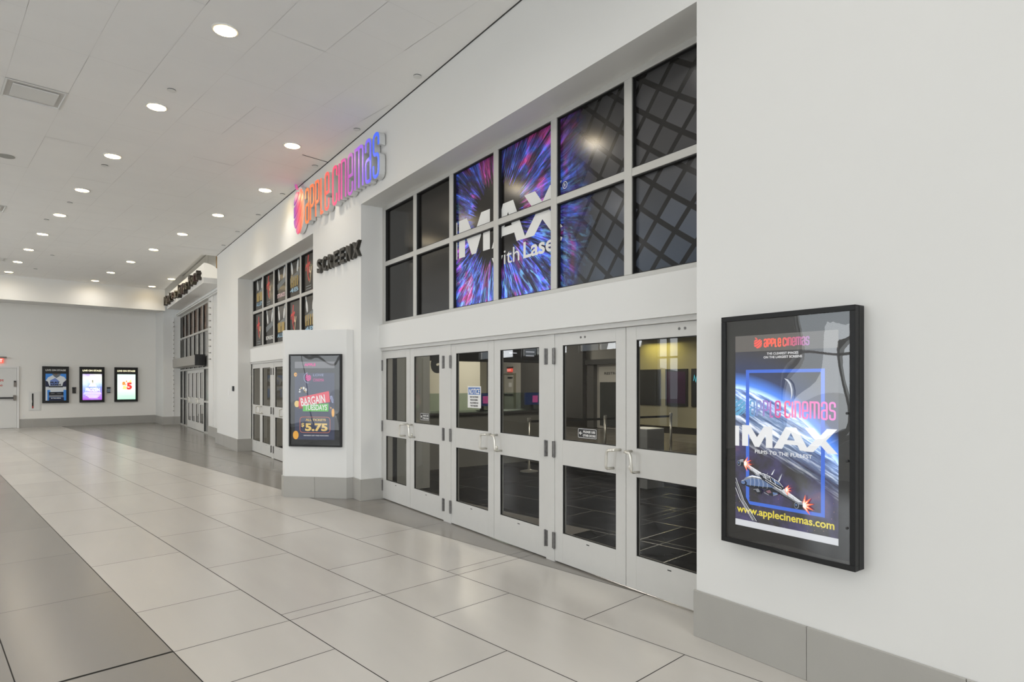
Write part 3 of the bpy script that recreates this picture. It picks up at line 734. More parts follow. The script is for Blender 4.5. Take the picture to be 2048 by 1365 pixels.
# -- the large poster on the near wall
CASE = mat('black_case', (.010, .010, .0105), .42, var=.3, scale=30, spec=.3); BORD = mat('black_border', (.006, .006, .006), .35)
R_, N_ = Vector((0, -1, 0)), Vector((-1, 0, 0))
y0p, y1p, zb, zt = 2.425, 1.612, .700, 2.085
pr = thing('poster_case', 'large black-framed backlit poster with a spaceship on the near white wall', 'poster', (XW, 2.0, zb))
poster_box(pr, (XW, y0p, zb), R_, N_, y0p - y1p, zt - zb, .095, CASE, .030)
LB = 0.62
def sp(name, col, s=LB): return emis(name, col, s)
def space_mat():
    """printed star field with a planet's bright curved limb"""
    m, t, out = nt('space_print'); p = N(t, 'ShaderNodeBsdfPrincipled'); t.links.new(p.outputs[0], out.inputs[0])
    g, s = pos_yz(t)
    x = math_n(t, 'SUBTRACT', 2.333, s.outputs[1]); z = s.outputs[2]
    # limb: circle below-left
    dx = math_n(t, 'SUBTRACT', x, -.08); dz = math_n(t, 'SUBTRACT', z, .62)
    r = math_n(t, 'SQRT', math_n(t, 'ADD', math_n(t, 'MULTIPLY', math_n(t, 'MULTIPLY', dx, dx), 1.35), math_n(t, 'MULTIPLY', dz, dz)))
    c = N(t, 'ShaderNodeCombineXYZ'); t.links.new(math_n(t, 'MULTIPLY_ADD', x, 5.0, math_n(t, 'MULTIPLY', z, 4.0)), c.inputs[0]); t.links.new(math_n(t, 'MULTIPLY_ADD', z, 26.0, math_n(t, 'MULTIPLY', x, 13.0)), c.inputs[1])
    no = N(t, 'ShaderNodeTexNoise'); no.inputs['Scale'].default_value = 1.0; no.inputs['Detail'].default_value = 7; no.inputs['Roughness'].default_value = .68; t.links.new(c.outputs[0], no.inputs[0])
    cl = ramp(t, [(.36, (.02, .045, .13)), (.5, (.16, .24, .40)), (.58, (.62, .68, .80)), (.7, (.95, .95, .98))]); t.links.new(no.outputs[0], cl.inputs[0])
    rr = ramp(t, [(0, (0, 0, 0)), (.42, (.05, .05, .05)), (.62, (.75, .75, .75)), (.93, (1.0, 1.0, 1.0)), (.985, (1.2, 1.3, 1.4)), (1, (1.2, 1.3, 1.5))]); t.links.new(r, rr.inputs[0])
    planet = mixc(t, 1.0, cl.outputs[0], rr.outputs[0], 'MULTIPLY')
    halo = ramp(t, [(0, (.55, .78, 1.0)), (.12, (.07, .22, .75)), (.4, (.018, .03, .085)), (1, (.028, .027, .03))]); t.links.new(math_n(t, 'MULTIPLY', math_n(t, 'SUBTRACT', r, 1.03), 4.0, clamp=True), halo.inputs[0])
    f = math_n(t, 'LESS_THAN', r, 1.03); col = mixc(t, f, halo.outputs[0], planet)
    n2 = N(t, 'ShaderNodeTexNoise'); n2.inputs['Scale'].default_value = 7; n2.inputs['Detail'].default_value = 5; t.links.new(g.outputs['Position'], n2.inputs[0])
    nb = ramp(t, [(.42, (.018, .017, .02)), (.62, (.04, .035, .10)), (.75, (.10, .05, .10))]); t.links.new(n2.outputs[0], nb.inputs[0])
    sl = math_n(t, 'ADD', math_n(t, 'MULTIPLY_ADD', x, .42, z), math_n(t, 'MULTIPLY_ADD', no.outputs[0], .30, -1.24)); low = ramp(t, [(.25, (1, 1, 1)), (.42, (0, 0, 0))]); t.links.new(sl, low.inputs[0])
    col = mixc(t, low.outputs[0], col, nb.outputs[0])
    n3 = N(t, 'ShaderNodeTexVoronoi'); n3.inputs['Scale'].default_value = 75; t.links.new(g.outputs['Position'], n3.inputs[0])
    dots = math_n(t, 'LESS_THAN', n3.outputs['Distance'], .10); zone = ramp(t, [(.94, (0, 0, 0)), (.97, (1, 1, 1)), (1.0, (1, 1, 1))]); t.links.new(z, zone.inputs[0]); zone2 = math_n(t, 'LESS_THAN', z, 1.075); rare = math_n(t, 'GREATER_THAN', n3.outputs['Color'], .52)
    spk = math_n(t, 'MULTIPLY', math_n(t, 'MULTIPLY', dots, zone2), rare); col = mixc(t, math_n(t, 'MULTIPLY', spk, .8), col, (.75, .42, .25))
    t.links.new(col, p.inputs['Base Color']); p.inputs['Roughness'].default_value = .5
    t.links.new(col, p.inputs['Emission Color']); p.inputs['Emission Strength'].default_value = .75
    return m
a = Art((XW - .0790, 2.333, 0), R_, Zv, N_, .0005)
a.rect(-.066, zb + .026, .69, zt - .026, BORD)
a.rect(0, .85, .627, 1.866, space_mat()); a.rect(0, .815, .627, .852, sp('lit_white_strip', (.80, .82, .86), .62)); a.rect(0, 1.866, .627, 1.962, sp('lit_grey_header', (.135, .125, .115), .7))
BL = sp('lit_blue_frame', (.05, .16, .72), .75); WT = sp('lit_white_print', (.88, .89, .90), .72); YE = sp('lit_yellow_print', (.95, .80, .08), .6)
for b_ in ((.073, .952, .095, 1.757), (.533, .952, .555, 1.757)): a.rect(*b_, BL)
a.k -= 1; a.rect(.095, .952, .533, .972, BL); a.k -= 1; a.rect(.095, 1.738, .533, 1.757, BL)
# streak of a passing hull at lower left
SIL = sp('ship_silver', (.74, .76, .80), .7); SHD = sp('ship_shadow', (.03, .035, .05), .3); SBL = sp('ship_blue', (.14, .22, .42), .6); GLOW = sp('engine_glow', (.95, .16, .07), .9); GLW2 = sp('engine_core', (1, .72, .55), .9)
a.poly([(0, 1.07), (.02, 1.08), (.155, .86), (.11, .86)], SHD); a.stroke([(.002, 1.04), (.03, .98), (.12, .86)], .004, SIL); a.stroke([(.004, 1.075), (.055, .96), (.13, .86)], .0025, SIL); a.stroke([(.005, 1.10), (.06, .97), (.145, .86)], .004, SIL)
prt = a.build('backlit_print', pr); prt['label'] = 'backlit space picture'
a = Art((XW - .0825, 2.333, 0), R_, Zv, N_, .0004)
imax(a, 'I', 0, .028, 1.297, 1.418, WT); imax(a, 'M', .048, .248, 1.300, 1.425, WT); imax(a, 'A', .255, .468, 1.302, 1.428, WT); imax(a, 'X', .435, .627, 1.300, 1.432, WT)
o = a.build('lettering', prt); o['label'] = 'wide white capitals'
a = Art((XW - .0825, 2.333, 0), R_, Zv, N_, .0004)
a.text('FILMS TO THE FULLEST', .135, 1.263, .484, .021, WT, bold=.02); a.text('THE CLEAREST IMAGES', .213, 1.843, .405, .0135, WT, bold=.02); a.text('ON THE LARGEST SCREENS', .192, 1.822, .428, .0135, WT, bold=.02)
o = a.build('lettering', prt); o['label'] = 'small white lines'
a = Art((XW - .0825, 2.333, 0), R_, Zv, N_, .0004)
a.text('www.applecinemas.com', .012, .897, .607, .044, YE, bold=.022)
o = a.build('lettering', prt); o['label'] = 'yellow web address'
NM1 = gradient_mat('name_print_lower', 2.235, 1.71, [(0, (.10, .34, .55)), (.22, (.34, .18, .50)), (.42, (.75, .06, .18)), (.6, (.70, .05, .30)), (1, (.60, .10, .45))], emit=.5)
NM2 = gradient_mat('name_print_upper', 2.20, 1.83, [(0, (.85, .10, .08)), (.45, (.95, .13, .07)), (.6, (.55, .10, .15)), (1, (.25, .18, .45))], emit=.5)
a = Art((XW - .0823, 2.333, 0), R_, Zv, N_, .0003)
for ch, ps in name_paths(.098, .615, 1.478, .100, .011):
    for st in ps: a.k = 1; a.stroke(st, .011, NM1)
o = a.build('logo', prt); o['label'] = 'cinema name in blue to red, lower'
a = Art((XW - .0823, 2.333, 0), R_, Zv, N_, .0003)
for bp_ in apple_bands(.020, 1.535, .058, .052): a.k = 1; a.poly([(max(0.001, x), z) for x, z in bp_], NM1)
a.build('emblem', prt)
a = Art((XW - .0823, 2.333, 0), R_, Zv, N_, .0003)
for ch, ps in name_paths(.192, .47, 1.886, .052, .0085):
    for st in ps: a.k = 2; a.stroke(st, .0085, NM2)
o = a.build('logo', prt); o['label'] = 'cinema name in red, upper'
a = Art((XW - .0823, 2.333, 0), R_, Zv, N_, .0003)
for bp_ in apple_bands(.155, 1.912, .030, .028): a.k = 2; a.poly(bp_, NM2)
a.build('emblem', prt)
# the spaceship: long wing, engine pods at its ends, ribbed hull
a = Art((XW - .0825, 2.333, 0), R_, Zv, N_, .0003)
def L2(p): return p
MID = sp('ship_grey', (.28, .30, .34), .6); LIT = sp('ship_highlight', (.88, .90, .94), .8)
def bar(p0, p1, w0, w1, cols):
    """a tapering beam drawn as shaded strips from its lit top edge down"""
    d = Vector((p1[0] - p0[0], p1[1] - p0[1])); n_ = Vector((-d.y, d.x)).normalized(); P0, P1 = Vector(p0), Vector(p1); k0 = 1.0
    for kf, m in cols:
        k1 = k0 - 2 * kf; a.poly([tuple(P0 + n_ * w0 * k0), tuple(P1 + n_ * w1 * k0), tuple(P1 + n_ * w1 * k1), tuple(P0 + n_ * w0 * k1)], m); k0 = k1
shade = [(.18, LIT), (.40, SIL), (.22, MID), (.20, SHD)]
bar((.060, 1.190), (.250, 1.088), .012, .026, shade); bar((.250, 1.085), (.425, 1.004), .026, .012, shade)
for i in range(9):                                          # plating joints across the wing
    x_ = .085 + .037 * i; z_ = 1.177 - (x_ - .085) * .515; a.stroke([(x_ - .006, z_ + .014), (x_ + .006, z_ - .016)], .0012, SHD)
for i in range(5): a.stroke([(.10 + .06 * i, 1.160 - .030 * i), (.135 + .06 * i, 1.143 - .030 * i)], .0022, SHD)
hull = [(.052, 1.082), (.075, 1.112), (.118, 1.131), (.170, 1.128), (.232, 1.106), (.262, 1.080), (.235, 1.062), (.17, 1.058), (.10, 1.056), (.062, 1.064)]
a.poly(hull, SBL); a.poly([(.060, 1.094), (.082, 1.114), (.120, 1.128), (.168, 1.125), (.225, 1.104), (.17, 1.112), (.12, 1.112), (.085, 1.100)], MID); a.poly([(.085, 1.112), (.120, 1.1285), (.165, 1.1255), (.205, 1.113), (.165, 1.119), (.122, 1.121)], LIT)
a.poly([(.060, 1.068), (.10, 1.056), (.17, 1.058), (.235, 1.062), (.255, 1.074), (.17, 1.070), (.10, 1.068)], SHD)
for i in range(9): a.stroke([(.105 + .014 * i, 1.127 - .0012 * i), (.112 + .014 * i, 1.092 - .001 * i), (.108 + .014 * i, 1.064)], .0013, SHD if i % 2 else SIL)
a.ellipse(.066, 1.078, .021, .016, SHD); a.ellipse(.062, 1.080, .014, .010, SBL); a.stroke([(.052, 1.088), (.060, 1.093), (.072, 1.094)], .002, LIT)
a.poly([(.165, 1.142), (.195, 1.153), (.235, 1.142), (.300, 1.112), (.330, 1.082), (.318, 1.070), (.260, 1.080), (.190, 1.112)], SHD); a.poly([(.178, 1.142), (.196, 1.149), (.240, 1.134), (.230, 1.122), (.195, 1.132)], MID); a.poly([(.245, 1.130), (.292, 1.108), (.312, 1.090), (.270, 1.104)], SBL)
for p_ in ([(.172, 1.140), (.196, 1.150), (.238, 1.138), (.298, 1.110), (.322, 1.086)], [(.196, 1.130), (.262, 1.100), (.312, 1.078)], [(.205, 1.146), (.216, 1.118)], [(.236, 1.138), (.248, 1.106)], [(.268, 1.124), (.276, 1.094)], [(.210, 1.112), (.292, 1.074)]): a.stroke(p_, .0022, LIT)
for p_ in ([(.150, 1.134), (.158, 1.150)], [(.163, 1.132), (.172, 1.156)], [(.222, 1.142), (.226, 1.156)]): a.stroke(p_, .0018, SIL)
a.poly([(.205, 1.052), (.245, 1.070), (.300, 1.055), (.290, 1.036), (.258, 1.026), (.228, 1.032)], SHD); a.poly([(.215, 1.050), (.240, 1.060), (.252, 1.045), (.230, 1.038)], sp('hull_rose', (.30, .16, .20), .5)); a.poly([(.258, 1.050), (.290, 1.048), (.284, 1.038), (.262, 1.034)], SBL); a.poly([(.130, 1.050), (.165, 1.062), (.192, 1.046), (.175, 1.024), (.150, 1.030)], SHD); a.poly([(.150, 1.048), (.170, 1.054), (.178, 1.040), (.160, 1.036)], MID)
for p_ in ([(.135, 1.048), (.168, 1.056)], [(.205, 1.040), (.235, 1.030)], [(.262, 1.030), (.292, 1.042)]): a.stroke(p_, .0016, SIL)
a.poly([(.248, 1.148), (.258, 1.150), (.275, 1.186), (.262, 1.174)], MID); a.poly([(.251, 1.149), (.258, 1.150), (.274, 1.184)], LIT); a.poly([(.290, 1.114), (.302, 1.117), (.320, 1.166), (.304, 1.146)], MID); a.poly([(.296, 1.116), (.302, 1.117), (.319, 1.163)], LIT)
def flame(x, z, k, da):
    for sc_, m in ((1.0, GLOW), (.62, GLW2), (.34, LIT)):
        pts = []
        for i in range(9):
            an = da + (-1.15 + 2.3 * i / 8); r_ = k * sc_ * ((1.0, .42)[i % 2]); pts.append((x + r_ * C_(an), z + r_ * S(an)))
        a.poly([(x - .008 * sc_, z + .008)] + pts[::-1] + [(x - .008 * sc_, z - .008)], m)
flame(.078, 1.196, .050, -.05); flame(.446, 1.004, .062, .25); flame(.345, 1.076, .034, -.1)
for x, z, r_ in ((.056, 1.197, .021), (.424, 1.000, .023)):
    a.poly([(x - r_, z + r_ * .7), (x + r_ * .8, z + r_), (x + r_ * .9, z - r_ * .7), (x - r_ * .7, z - r_)], SHD); a.poly([(x - r_ * .6, z + r_ * .75), (x + r_ * .8, z + r_), (x + r_ * .85, z + r_ * .3), (x - r_ * .5, z + r_ * .2)], MID); a.ellipse(x - r_ * .7, z - r_ * .1, r_ * .62, r_ * .80, MID); a.ellipse(x - r_ * .74, z - r_ * .1, r_ * .46, r_ * .62, SHD); a.ellipse(x - r_ * .78, z, r_ * .22, r_ * .3, SBL); a.stroke([(x - r_ * .3, z + r_ * .82), (x + r_ * .8, z + r_)], .0025, LIT)
rs = random.Random(3)
CRS = sp('pale_crescent', (.75, .80, .90), .6)
a.poly([(.335, 1.705), (.358, 1.698), (.376, 1.675), (.385, 1.640), (.384, 1.610), (.374, 1.580), (.378, 1.612), (.375, 1.645), (.366, 1.672), (.352, 1.690)], CRS)
o = a.build('spaceship_print', prt); o['label'] = 'silver spaceship with glowing engines'
CGLASS2 = glass('clear_cover_film', (0.97, 0.97, 0.97), refl=.55)
def cover(root, pts, name='cover_sheet', wav=.0012, nx=24, nz=32, m=CGLASS):
    """clear plastic sheet over the print, slightly buckled"""
    p0, pr_, pu_, pn_ = [Vector(x) for x in pts]; mb = MB(); vs = []; fs = []
    rs = random.Random(len(name)); ph = [rs.uniform(0, 6) for _ in range(6)]
    for j in range(nz + 1):
        for i in range(nx + 1):
            s_, t_ = i / nx, j / nz
            k = S(s_ * 7 + ph[0] + 3 * t_) * .5 + S(t_ * 9 + ph[1] - 2.5 * s_) * .5 + .4 * S(13 * s_ * t_ + ph[2])
            vs.append(p0 + pr_ * s_ + pu_ * t_ + pn_ * (wav * k))
    for j in range(nz):
        for i in range(nx): b = j * (nx + 1) + i; fs.append((b, b + 1, b + nx + 2, b + nx + 1))
    mb.add(vs, fs); o = mb.build(name, m, root, smooth=True); return o
cover(pr, ((XW - .0905, y0p - .02, zb + .02), R_ * (y0p - y1p - .04), Zv * (zt - zb - .04), N_), wav=.0022)
for z in (.92, 1.27, 1.52): MB().lathe((XW - .0925, 1.655, z), N_, [(.007, 0), (.007, .003), (.004, .005)], 12).build('fixing_screw', BLACK, pr)

# -- the poster on the pillar
R2, N2 = Vector((.7071, -.7071, 0)), Vector((-.7071, -.7071, 0)); K0 = Vector((3.312, 8.79, 0))
def kp(s, z, n=0): return K0 - R2 * s + Zv * z + N2 * n
kr = thing('poster_case', 'black-framed poster of a ticket offer on the angled pillar', 'poster', tuple(kp(.466, .748)))
poster_box(kr, kp(.875, .748), R2, N2, .812, 1.347, .05, CASE, .022)
a = Art(kp(.875, 0, .031), R2, Zv, N2, .0007)            # x from the left edge of the case
X = lambda s: .875 - s
NAVY = emis('lit_navy_print', (.026, .032, .062), 1.0); PWT = emis('pillar_white', (.82, .82, .80), .6); PRED = emis('pillar_red', (.75, .05, .09), .6); PGRN = emis('pillar_green', (.10, .50, .07), .6); PGLD = emis('pillar_gold', (.80, .58, .20), .6); PDK = emis('pillar_dark', (.012, .012, .016), .3); PCOR = emis('coral_line', (.75, .22, .12), .6); PPNK = emis('pillar_pink', (.70, .05, .30), .6); PORG = emis('pillar_orange', (.85, .42, .06), .6); PTIC = emis('pillar_lilac', (.40, .45, .70), .5)
a.rect(.02, .768, .792, 2.075, BORD); a.rect(X(.789), .85, X(.170), 1.822, NAVY); a.rect(X(.789), 1.892, X(.170), 1.988, emis('lit_slate_print', (.13, .13, .14), .9))
a.text('APPLE', X(.64), 1.925, X(.46), .038, PPNK, bold=.05)
# striped emblem, two lines
for bp_ in apple_bands(X(.576), 1.752, .050, .048): a.k = 4; a.poly(bp_, PPNK)
a.stroke([(X(.576) + .068 * C_(t), 1.752 + .075 * S(t)) for t in [1.7 + i * .28 for i in range(12)]], .007, PTIC)
a.text('LOVE', X(.498), 1.775, X(.335), .036, PTIC); a.text('CINEMA', X(.498), 1.698, X(.330), .045, PPNK)
# popcorn, ribbons, banner, price
for i in range(16):
    x, z = X(.71) + rs.uniform(-.03, .10), 1.555 + rs.uniform(-.02, .06); a.k = 5; a.ellipse(x, z, rs.uniform(.009, .016), rs.uniform(.009, .014), rs.choice((PWT, PWT, PDK, PGLD)), n=9)
a.ellipse(X(.648), 1.60, .014, .02, PWT, n=10)
for x, z, rx, rz, m in ((X(.775), 1.80, .024, .03, PORG), (X(.768), 1.80, .008, .01, NAVY), (X(.752), 1.37, .040, .048, PGLD), (X(.770), .915, .045, .062, PORG), (X(.182), 1.245, .022, .062, PORG), (X(.222), 1.315, .008, .012, PORG)): a.ellipse(min(max(x, X(.789) + rx * .4), X(.17) - rx * .9), z, rx, rz, m)
for i in range(3): a.stroke([(X(.232) + .012 * k_, 1.44 + .05 * S(k_ * .9 + i)) for k_ in range(5)], .008, PTIC)
a.poly([(X(.718), 1.30), (X(.60), 1.32), (X(.60), 1.37), (X(.724), 1.36)], emis('pillar_deep_red', (.45, .02, .03), .5)); a.poly([(X(.725), 1.335), (X(.715), 1.465), (X(.252), 1.560), (X(.232), 1.400)], PRED); a.poly([(X(.656), 1.263), (X(.258), 1.263), (X(.258), 1.380), (X(.656), 1.358)], PGRN)
a.text('BARGAIN', X(.678), 1.338, X(.298), .120, PWT, bold=.02, rot=.155); a.text('TUESDAYS', X(.622), 1.284, X(.280), .080, PWT, bold=.02)
rp = roundpath([(X(.46), 1.180), (X(.232), 1.180, 1), (X(.232), .955, 1), (X(.70), .955, 1), (X(.70), 1.180, 1), (X(.46), 1.180)], .05); a.stroke(rp, .006, PCOR)
a.text('ALL TICKETS', X(.611), 1.125, X(.297), .032, PGLD, bold=.03); a.text('5.75', X(.618), .985, X(.270), .105, PGLD, bold=.045); a.text('$', X(.678), 1.04, X(.632), .055, PGLD, bold=.02); a.text('MEMBERS GET FREE POPCORN', X(.640), .905, X(.255), .015, PWT, bold=.02)
o = a.build('backlit_print', kr); o['label'] = 'ticket offer with red and green banners'
cover(kr, (kp(.855, .768, .047), R2 * .772, Zv * 1.307, N2), name='cover_sheet', wav=.0022, m=CGLASS2)

# -- three lit posters on the end wall
def end_poster(v0, label, style):
    z0, w_, h2 = .905, .828, 1.40
    r = thing('poster_case', label, 'poster', tuple(uvz(UB, v0 + w_ / 2, z0)))
    o = uvz(UB, v0, z0); nn = -U
    poster_box(r, o, V, nn, w_, h2, .10, BORD, .03)
    a = Art(o + nn * .062, V, Zv, nn, .002)
    a.rect(.03, .03, w_ - .03, h2 - .03, BORD)
    x0, x1, y0, y1 = .098, .745, .095, 1.118
    T1 = emis('lit_cream_header', (1, .93, .62), 1.0) if style else emis('unlit_header', (.72, .72, .66), .25)
    a.text('LIVE ON STAGE', .10, 1.225, .735, .062, T1, bold=.05)
    if style == 0:
        bl = emis('sky_blue_print', (.045, .22, .60), .45); wh = emis('jersey_white', (.58, .60, .60), .45); nv = emis('jersey_navy', (.010, .016, .05), .4); pb = emis('jersey_blue', (.16, .24, .52), .4); gy = emis('bench_grey', (.20, .20, .21), .4); dk = emis('poster_black', (.006, .007, .012), .3)
        a.rect(x0, y0, x1, y1, bl)
        a.poly([(x0, .84), (x0 + .08, .98), (x0 + .22, 1.06), (x0 + .42, 1.06), (x0 + .58, 1.0), (x1, .90), (x1, .5), (x0, .5)], wh); a.poly([(x0 + .2, 1.118), (x0 + .25, 1.03), (x0 + .34, .95), (x0 + .44, 1.03), (x0 + .48, 1.118)], emis('collar_grey', (.13, .15, .17), .4)); a.poly([(x0 + .27, 1.118), (x0 + .38, 1.118), (x0 + .33, 1.05)], emis('skin_shadow', (.20, .12, .08), .35))
        a.poly([(x0 + .14, .86), (x0 + .30, .96), (x0 + .42, .84), (x0 + .40, .66), (x0 + .14, .66)], pb); a.poly([(x0, .86), (x0 + .07, .82), (x0 + .13, .62), (x0, .62)], nv); a.poly([(x1, .88), (x1 - .10, .78), (x1 - .13, .62), (x1, .62)], nv)
        for k_, wd2 in enumerate((.30, .33)): a.text('PLAY' if k_ == 0 else 'SOUNDS', x0 + .15, .755 - .085 * k_, x0 + .15 + wd2, .062, dk, bold=.06)
        a.rect(x0 + .10, .60, x0 + .54, .65, dk); a.poly([(x0 + .13, .56), (x0 + .55, .57), (x0 + .56, .43), (x0 + .15, .42)], wh); a.rect(x0 + .10, .27, x0 + .56, .42, dk); a.ellipse(x0 + .22, .365, .07, .012, gy); a.ellipse(x0 + .42, .365, .08, .010, gy); a.poly([(x0 + .11, .30), (x0 + .55, .30), (x0 + .56, .22), (x0 + .11, .22)], gy); a.rect(x0 + .10, y0, x0 + .57, .215, nv)
        a.rect(x0, y0, x0 + .05, .60, wh); a.text('IN THE ARENA', x0 + .17, .165, x0 + .48, .035, wh, bold=.05)
    elif style == 1:
        m, t, out = nt('pastel_gradient_print'); p = N(t, 'ShaderNodeBsdfPrincipled'); t.links.new(p.outputs[0], out.inputs[0]); g, s = pos_yz(t)
        no = N(t, 'ShaderNodeTexNoise'); no.inputs['Scale'].default_value = 4.5; t.links.new(g.outputs['Position'], no.inputs[0])
        f = math_n(t, 'ADD', math_n(t, 'MULTIPLY', math_n(t, 'SUBTRACT', s.outputs[2], 1.0), .98), math_n(t, 'MULTIPLY_ADD', no.outputs[0], .5, -.25), clamp=True)
        rp_ = ramp(t, [(0, (.38, .10, .62)), (.2, (.40, .26, .72)), (.42, (.24, .32, .74)), (.7, (.68, .85, .88)), (.9, (.82, .86, .72)), (1, (.50, .40, .75))]); t.links.new(f, rp_.inputs[0])
        t.links.new(rp_.outputs[0], p.inputs['Base Color']); t.links.new(rp_.outputs[0], p.inputs['Emission Color']); p.inputs['Emission Strength'].default_value = .85
        a.rect(x0, y0, x1, y1, m); wh = emis('poster_glow_white', (1, 1, .95), 1.3); cr = emis('poster_cream', (1, .95, .70), 1.2); dk = emis('small_figure', (.06, .10, .12), .2)
        a.ellipse(x0 + .34, .87, .12, .15, cr); a.poly([(x0 + .20, .62), (x0 + .28, .76), (x0 + .40, .76), (x0 + .47, .62)], wh); a.ellipse(x0 + .33, .845, .018, .028, dk); a.rect(x0 + .322, .76, x0 + .342, .83, dk)
        a.text('FROZEN', x0 + .10, .435, x1 - .08, .135, wh, bold=.03); 
        for k_, (q0, q1) in enumerate(((.06, .60), (.03, .62), (.10, .58), (.16, .54), (.20, .50))): a.rect(x0 + q0, .375 - .05 * k_, x0 + q1, .392 - .05 * k_, cr)
    else:
        m, t, out = nt('mint_gradient_print'); p = N(t, 'ShaderNodeBsdfPrincipled'); t.links.new(p.outputs[0], out.inputs[0]); g, s = pos_yz(t)
        rp_ = ramp(t, [(0, (.50, .92, .66)), (.35, (.80, .96, .86)), (1, (.78, .96, .90))]); t.links.new(math_n(t, 'SUBTRACT', s.outputs[2], 1.0, clamp=True), rp_.inputs[0])
        t.links.new(rp_.outputs[0], p.inputs['Base Color']); t.links.new(rp_.outputs[0], p.inputs['Emission Color']); p.inputs['Emission Strength'].default_value = .72
        a.rect(x0, y0, x1, y1, m); og = emis('poster_orange', (.95, .32, .06), .9); rd = emis('poster_red', (.85, .05, .04), .9); yl = emis('poster_yellow', (1, .85, .25), 1.1)
        a.poly([(x0 + .18, .52), (x0 + .30, .50), (x0 + .34, .62), (x0 + .22, .66)], yl); a.poly([(x0 + .40, .80), (x0 + .49, .92), (x0 + .50, .76)], yl)
        a.text('&', x0 + .15, .58, x0 + .34, .24, og, bold=.06); a.text('5', x0 + .33, .52, x0 + .52, .26, rd, bold=.06); a.ellipse(x0 + .32, .83, .025, .035, og)
        pale = emis('poster_pale_teal', (.45, .62, .58), .7); a.text('ONE NIGHT ONLY', x0 + .15, .215, x0 + .55, .03, pale); a.text('IN CONCERT', x0 + .16, 1.02, x0 + .30, .035, emis('poster_tan', (.75, .68, .45), .8))
    a.build('backlit_print', r)
    return r
end_poster(3.605, 'leftmost lit poster on the end wall, blue with a sports jersey', 0)
end_poster(4.782, 'middle lit poster on the end wall, pastel blue and purple', 1)
end_poster(5.960, 'rightmost lit poster on the end wall, pale green with red figures', 2)

# ------------------------------------------------------------------ ceiling lights
LENS = emis('lamp_lens', (1, .74, .36), 30.0); RIMW = mat('white_trim_ring', (.72, .72, .70), .5)
SPOT = bpy.data.lights.new('downlight_lamp', 'SPOT'); SPOT.energy = 46; SPOT.spot_size = math.radians(172); SPOT.spot_blend = 1.0; SPOT.color = (1, .97, .92); SPOT.shadow_soft_size = .08
SPOTW = SPOT.copy(); SPOTW.spot_size = math.radians(128); SPOTW.energy = 44
def lamp_at(x, y):
    o = bpy.data.objects.new('downlight_lamp', SPOTW if x > .6 and XW - x < 2.4 and y > 9 else SPOT); COL.objects.link(o); o.location = (x, y, ZC - .03)
proto = thing('ceiling_downlight', '', 'ceiling light', (0, 0, ZC), 'round recessed ceiling lights')
k = MB(); prof = [(.128, .0), (.128, -.006), (.122, -.010), (.104, -.010), (.104, .0)]
k.lathe((0, 0, ZC), (0, 0, 1), prof, 28); k.build('trim_ring', RIMW, proto)
k = MB(); k.lathe((0, 0, ZC - .0125), (0, 0, 1), [(.02, -.004), (.085, -.003), (.104, .0)], 28); k.build('lens', LENS, proto)
first = True
def put_light(u, v, label):
    global first
    p = uvz(u, v, ZC); lamp_at(p.x, p.y)
    if first: proto.location = p; proto['label'] = label; first = False
    else: copy_thing(proto, p, label)
LU = [6.496, 8.903, 11.305, 13.685, 16.048, 18.381, 20.77, 23.10, 25.384]
for i, u in enumerate(LU):
    put_light(u, 2.268 - .002 * i, ('round ceiling light in the left row, nearest of the nine, largest in view' if i == 0 else 'round ceiling light in the left row, %s from the front' % ORD[i] if i < 8 else 'round ceiling light in the left row, last before the bulkhead'))
put_light(8.967, 4.086, 'round ceiling light in the right row, nearest, above the lit name sign')
for i, u in enumerate([11.378, 13.757, 16.104, 18.489, 20.819, 23.263, 25.533]):
    put_light(u, 4.67 - .012 * i, 'round ceiling light in the right row, %s from the front' % ORD[i + 1] if i < 6 else 'round ceiling light in the right row, last before the bulkhead')
put_light(25.609, 6.365, 'round ceiling light beside the bulkhead, farthest from the front near the hanging letter sign')
put_light(23.306, 6.382, 'round ceiling light at the lip of the ceiling recess before the hanging letters')
for u in (-5.6, -3.2, -.75, 1.65, 4.08):
    for v in (-2.45, -.09, 2.27): p = uvz(u, v); lamp_at(p.x, p.y)
for u in LU:
    for v in (-2.45, -.09): p = uvz(u, v); lamp_at(p.x, p.y)

# concealed sprinkler covers
cap = tag(MB().lathe((0, 0, ZC), (0, 0, 1), [(.040, -.012), (.048, -.011), (.048, -.008)], 20, RIMW).lathe((0, 0, ZC), (0, 0, 1), [(.048, -.0078), (.046, -.0078), (.046, 0)], 20, CEILD).build('sprinkler_cover'), '', 'sprinkler', 'round white sprinkler covers')  # dark-coloured ring paints the shadow arc under each cover
cap.modifiers.new('edge', 'EDGE_SPLIT')
SPR = [(8.27, 2.265, 'behind the second left-row light'), (11.89, 2.27, 'just past the third left-row light'), (14.82, 2.25, 'between the fourth and fifth left-row lights'), (16.71, 2.12, 'past the fifth left-row light'), (21.28, 2.83, 'right of the seventh left-row light'), (24.17, 2.79, 'right of the last left-row lights'),
       (5.943, 4.198, 'largest beside the wall edge, above the near windows'), (7.771, 4.473, 'beside the wall edge over the end of the name sign'), (9.558, 4.739, 'beside the notched ceiling tile over the name sign'), (11.409, 5.011, 'beside the wall edge over the round emblem'), (13.169, 5.263, 'beside the wall edge, first past the emblem'), (14.962, 5.497, 'beside the wall edge, second past the emblem'), (16.706, 5.788, 'beside the wall edge, last before the ceiling recess')]
for i, (u, v, lb) in enumerate(SPR):
    o = cap if i == 0 else cap.copy()
    if i: COL.objects.link(o)
    o.location = uvz(u, v, 0); o['label'] = 'small round white ceiling cover ' + lb

